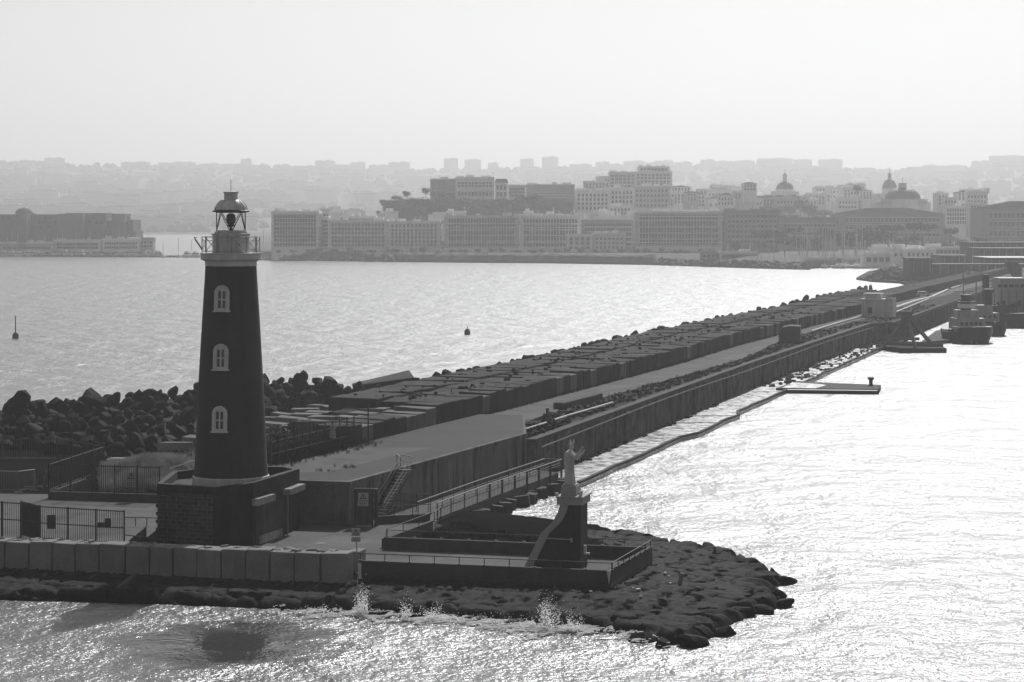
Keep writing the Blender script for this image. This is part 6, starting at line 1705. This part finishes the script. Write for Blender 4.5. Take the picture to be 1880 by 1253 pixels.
for i in range(6000):    # weeds beside the walkway and in the platform bed
    t = rg.random()
    if i % 2: q = e0.lerp(e1, t); x, y, z, h = q.x + rg.gauss(-1.3, 1.3), q.y + rg.gauss(.6, .8), 4.9, rg.uniform(.2, .8)
    else:
        x, y = rg.uniform(-8.8, 6.5), rg.uniform(168.5, 184); z, h = 1.53, rg.uniform(.08, .38)
        if x < -9.2 + (y - 171) * .33 or y < 171 - (x + 9.7) * .26 or noise.noise(Vector((x * .4, y * .4, 4))) < -.05 or x > 8 - (y - 168) * .75: continue
    blades(s, x, y, z, h, rg, 6, .03)
for i in range(900):
    y = 214 + 230 * rg.random(); blades(s, bf(y) + rg.uniform(.0, .5), y, ZP, rg.uniform(.15, .6), rg, 5, .05)
for i in range(1100):
    y = 226 + 180 * rg.random() ** 1.4; a_, b_ = pr(y), qo(y) - 1; x = a_ + (b_ - a_) * rg.random()
    if noise.noise(Vector((x * .35, y * .35, 9))) > .0: blades(s, x, y, ZP, rg.uniform(.15, .5), rg, 6, .07)
for (px, py) in ((601, 866), (640, 858), (636, 860), (1130, 727), (1138, 726), (1122, 729), (660, 812), (700, 800), (740, 788)):
    p = g(px, py, ZW)
    for k in range(9): blades(s, p.x + rg.gauss(0, .4), p.y + rg.gauss(0, .3), p.z, rg.uniform(.12, .4), rg, 6, .015)
o = s.build("weeds_grass", M_WEED); o["kind"] = "stuff"
s = MB(); s.prism([(-9.1, 171.4), (3.0, 168.2), (9.6, 166.6), (8.0, 171), (3.6, 184), (-1, 187), (-5.2, 187), (-6.0, 181)], 1.5, 1.53); o = s.build("garden_ground", M_EARTH); structure(o)
# bushes as things
for i, (px, py, r) in enumerate(((548, 800, 1.5), (520, 812, 1.2), (500, 802, 1.3), (605, 812, .9), (820, 760, .7), (795, 766, .6))):
    p = g(px, py, 5.0); root = empty("bush", (p.x, p.y, 4.8), ("spreading dark bush behind the walkway fence", "small dark bush nearest the lighthouse behind the walkway fence", "low dark bush right beside the lighthouse shaft", "small weedy bush under the narrow sign", "low weedy bush at the foot of the mole blocks", "smallest weedy bush at the foot of the mole blocks")[i], "bush")
    o = bpy.data.objects.new("foliage", CR["round"][i % 4]); C.objects.link(o); o.parent = root; o.scale = (r * 1.3, r, r * .8); o.location = (0, 0, r * .5)
# litter and drift wood
s = MB()
for i in range(20):
    px, py = rg.uniform(1080, 1300), rg.uniform(1000, 1120); p = g(px, py, 1.2); z = head_z(p.x, p.y)
    if z < .7 or (p.x < 10.5 and 154 < p.y < 171): continue
    s.box((p.x, p.y, z + .08), (rg.uniform(.1, .45), rg.uniform(.08, .2), .06), rg.uniform(0, 3))
o = s.build("litter", M_WHITE); o["kind"] = "stuff"
p = g(1250, 1075, 1.0); s = MB(); s.box((p.x, p.y, head_z(p.x, p.y) + .35), (.28, .2, .9), tilt=(.2, .2)); o = s.build("broken_post", M_PALE); tag(o, "stub of a pale post standing on the paved apron of the tip", "post")
p = g(1312, 1009, 1.0); s = MB(); s.tube((p.x, p.y, head_z(p.x, p.y) - .1), (p.x, p.y, head_z(p.x, p.y) + .6), .1, 6); o = s.build("iron_stub", M_METAL); tag(o, "short dark iron stub at the far rim of the tip", "post")
a_, b_ = g(1148, 1080, 1.0), g(1172, 1074, 1.0); s = MB(); s.tube((a_.x, a_.y, head_z(a_.x, a_.y) + .15), (b_.x, b_.y, head_z(b_.x, b_.y) + .2), .12, 6); o = s.build("drift_timber", M_PALE); tag(o, "pale drift timber lying beside the platform corner", "timber")
a_, b_ = g(215, 1093, .4), g(247, 1066, 1.0); s = MB(); s.tube((a_.x, a_.y, .75), (b_.x, b_.y, 1.35), .2, 6); o = s.build("drift_timber", M_LOWW); tag(o, "leaning dark timber against the rocks below the sea wall", "timber")

# ------------------------------------------------------------------ foam and spray
M_FOAM = mat("foam_white", .8, .15, 1.5, .8, spec=.3)
fn, fl = M_FOAM.node_tree.nodes, M_FOAM.node_tree.links
tr_ = fn.new("ShaderNodeBsdfTranslucent"); tr_.inputs[0].default_value = (.8, .8, .8, 1); mx = fn.new("ShaderNodeMixShader"); mx.inputs[0].default_value = .5
fl.new(fn["Principled BSDF"].outputs[0], mx.inputs[1]); fl.new(tr_.outputs[0], mx.inputs[2]); fl.new(mx.outputs[0], fn["Material Output"].inputs[0])
s = MB(); FS = [p for p in SHORE if 540 <= p[0] <= 1220 and p[1] > 1100]
def shore_pt(px, off): p = g(px, lerp_table(FS, px), 0); return Vector((p.x, p.y - off, 0))
N1, N2 = 1500, 90
rj = random.Random(19)
for a in range(N1):
    px = 480 + (1230 - 480) * a / N1; env = max(0, math.sin((px - 480) / 750 * math.pi)) ** .5 * (.75 + .4 * noise.noise(Vector((px * .02 + 50, 3, 3))))
    for b in range(N2):
        off = -1.3 + 6.6 * b / N2; p = shore_pt(px, off); X, Y = p.x + 200, p.y
        wrp = 1.1 * noise.noise(Vector((X * .5, Y * .8, 2)))
        f = noise.noise(Vector((X * 2.6, Y * 4.5, 7))) * .6 + noise.noise(Vector((X * 6, Y * 9, 3))) * .35
        ridge = 1 - 2.6 * abs(noise.noise(Vector((X * .45 + wrp, Y * 1.1 + wrp, 4))))
        if ridge + f > 1.25 - .95 * env + .85 * max(0, (off - 1.2) / 4.2):
            x, y, z = p.x + rj.uniform(-.02, .02), p.y + rj.uniform(-.03, .03), .05 + .22 * max(0, ridge) * max(0, 1 - off / 4) + .05 * f; w = .034
            s.add([(x - w, y - w * 1.3, z), (x + w, y - w * 1.3, z + .03 * f), (x + w, y + w * 1.3, z + .03), (x - w, y + w * 1.3, z)], [(0, 1, 2, 3)])
for (px, h, n, w) in ((664, 2.3, 900, 1.0), (748, 1.5, 320, .7), (790, 1.2, 300, .9), (1005, 2.2, 900, 1.8), (1050, 1.4, 400, .9), (905, .9, 260, 1.6), (600, .7, 220, 1.6), (575, .6, 150, 1.2), (1150, .6, 160, 1.4), (850, .8, 200, 1.4), (820, .8, 160, 1), (960, .8, 260, 1.6)):
    b0 = shore_pt(px, .6); rg2 = random.Random(px)
    fil = [(rg2.uniform(-1, 1), rg2.random()) for _ in range(14)]
    for i in range(n):
        fx, fh = rg2.choice(fil); t = rg2.random(); zz = h * fh * (t ** .7) + (h * .35 * t if rg2.random() < .2 else 0)
        x = b0.x + w * fx * (.25 + .6 * t) + rg2.gauss(0, .10 + .05 * w); y = b0.y + rg2.gauss(0, .3); e = rg2.uniform(.012, .045) * (1.5 - t)
        s.add([(x - e, y, zz), (x + e, y + e, zz), (x, y - e, zz + e * 2)], [(0, 1, 2)])
o = s.build("foam", M_FOAM); o["kind"] = "stuff"

# ------------------------------------------------------------------ labels that single out members of small groups, by their order in the photograph
def ordinal(n): return "%d%s" % (n, "th" if 10 <= n % 100 <= 20 else {1: "st", 2: "nd", 3: "rd"}.get(n % 10, "th"))
groups = {}
for o in scene.objects:
    if o.parent is None and o.get("group") and o.get("label"): groups.setdefault((o["group"], o["label"]), []).append(o)
for (gname, lab), os_ in groups.items():
    if 2 <= len(os_) <= 64:
        os_.sort(key=lambda o: o.location.x / max(1, o.location.y))
        for i, o in enumerate(os_): o["label"] = "%s, %s from the left" % (lab, ordinal(i + 1))
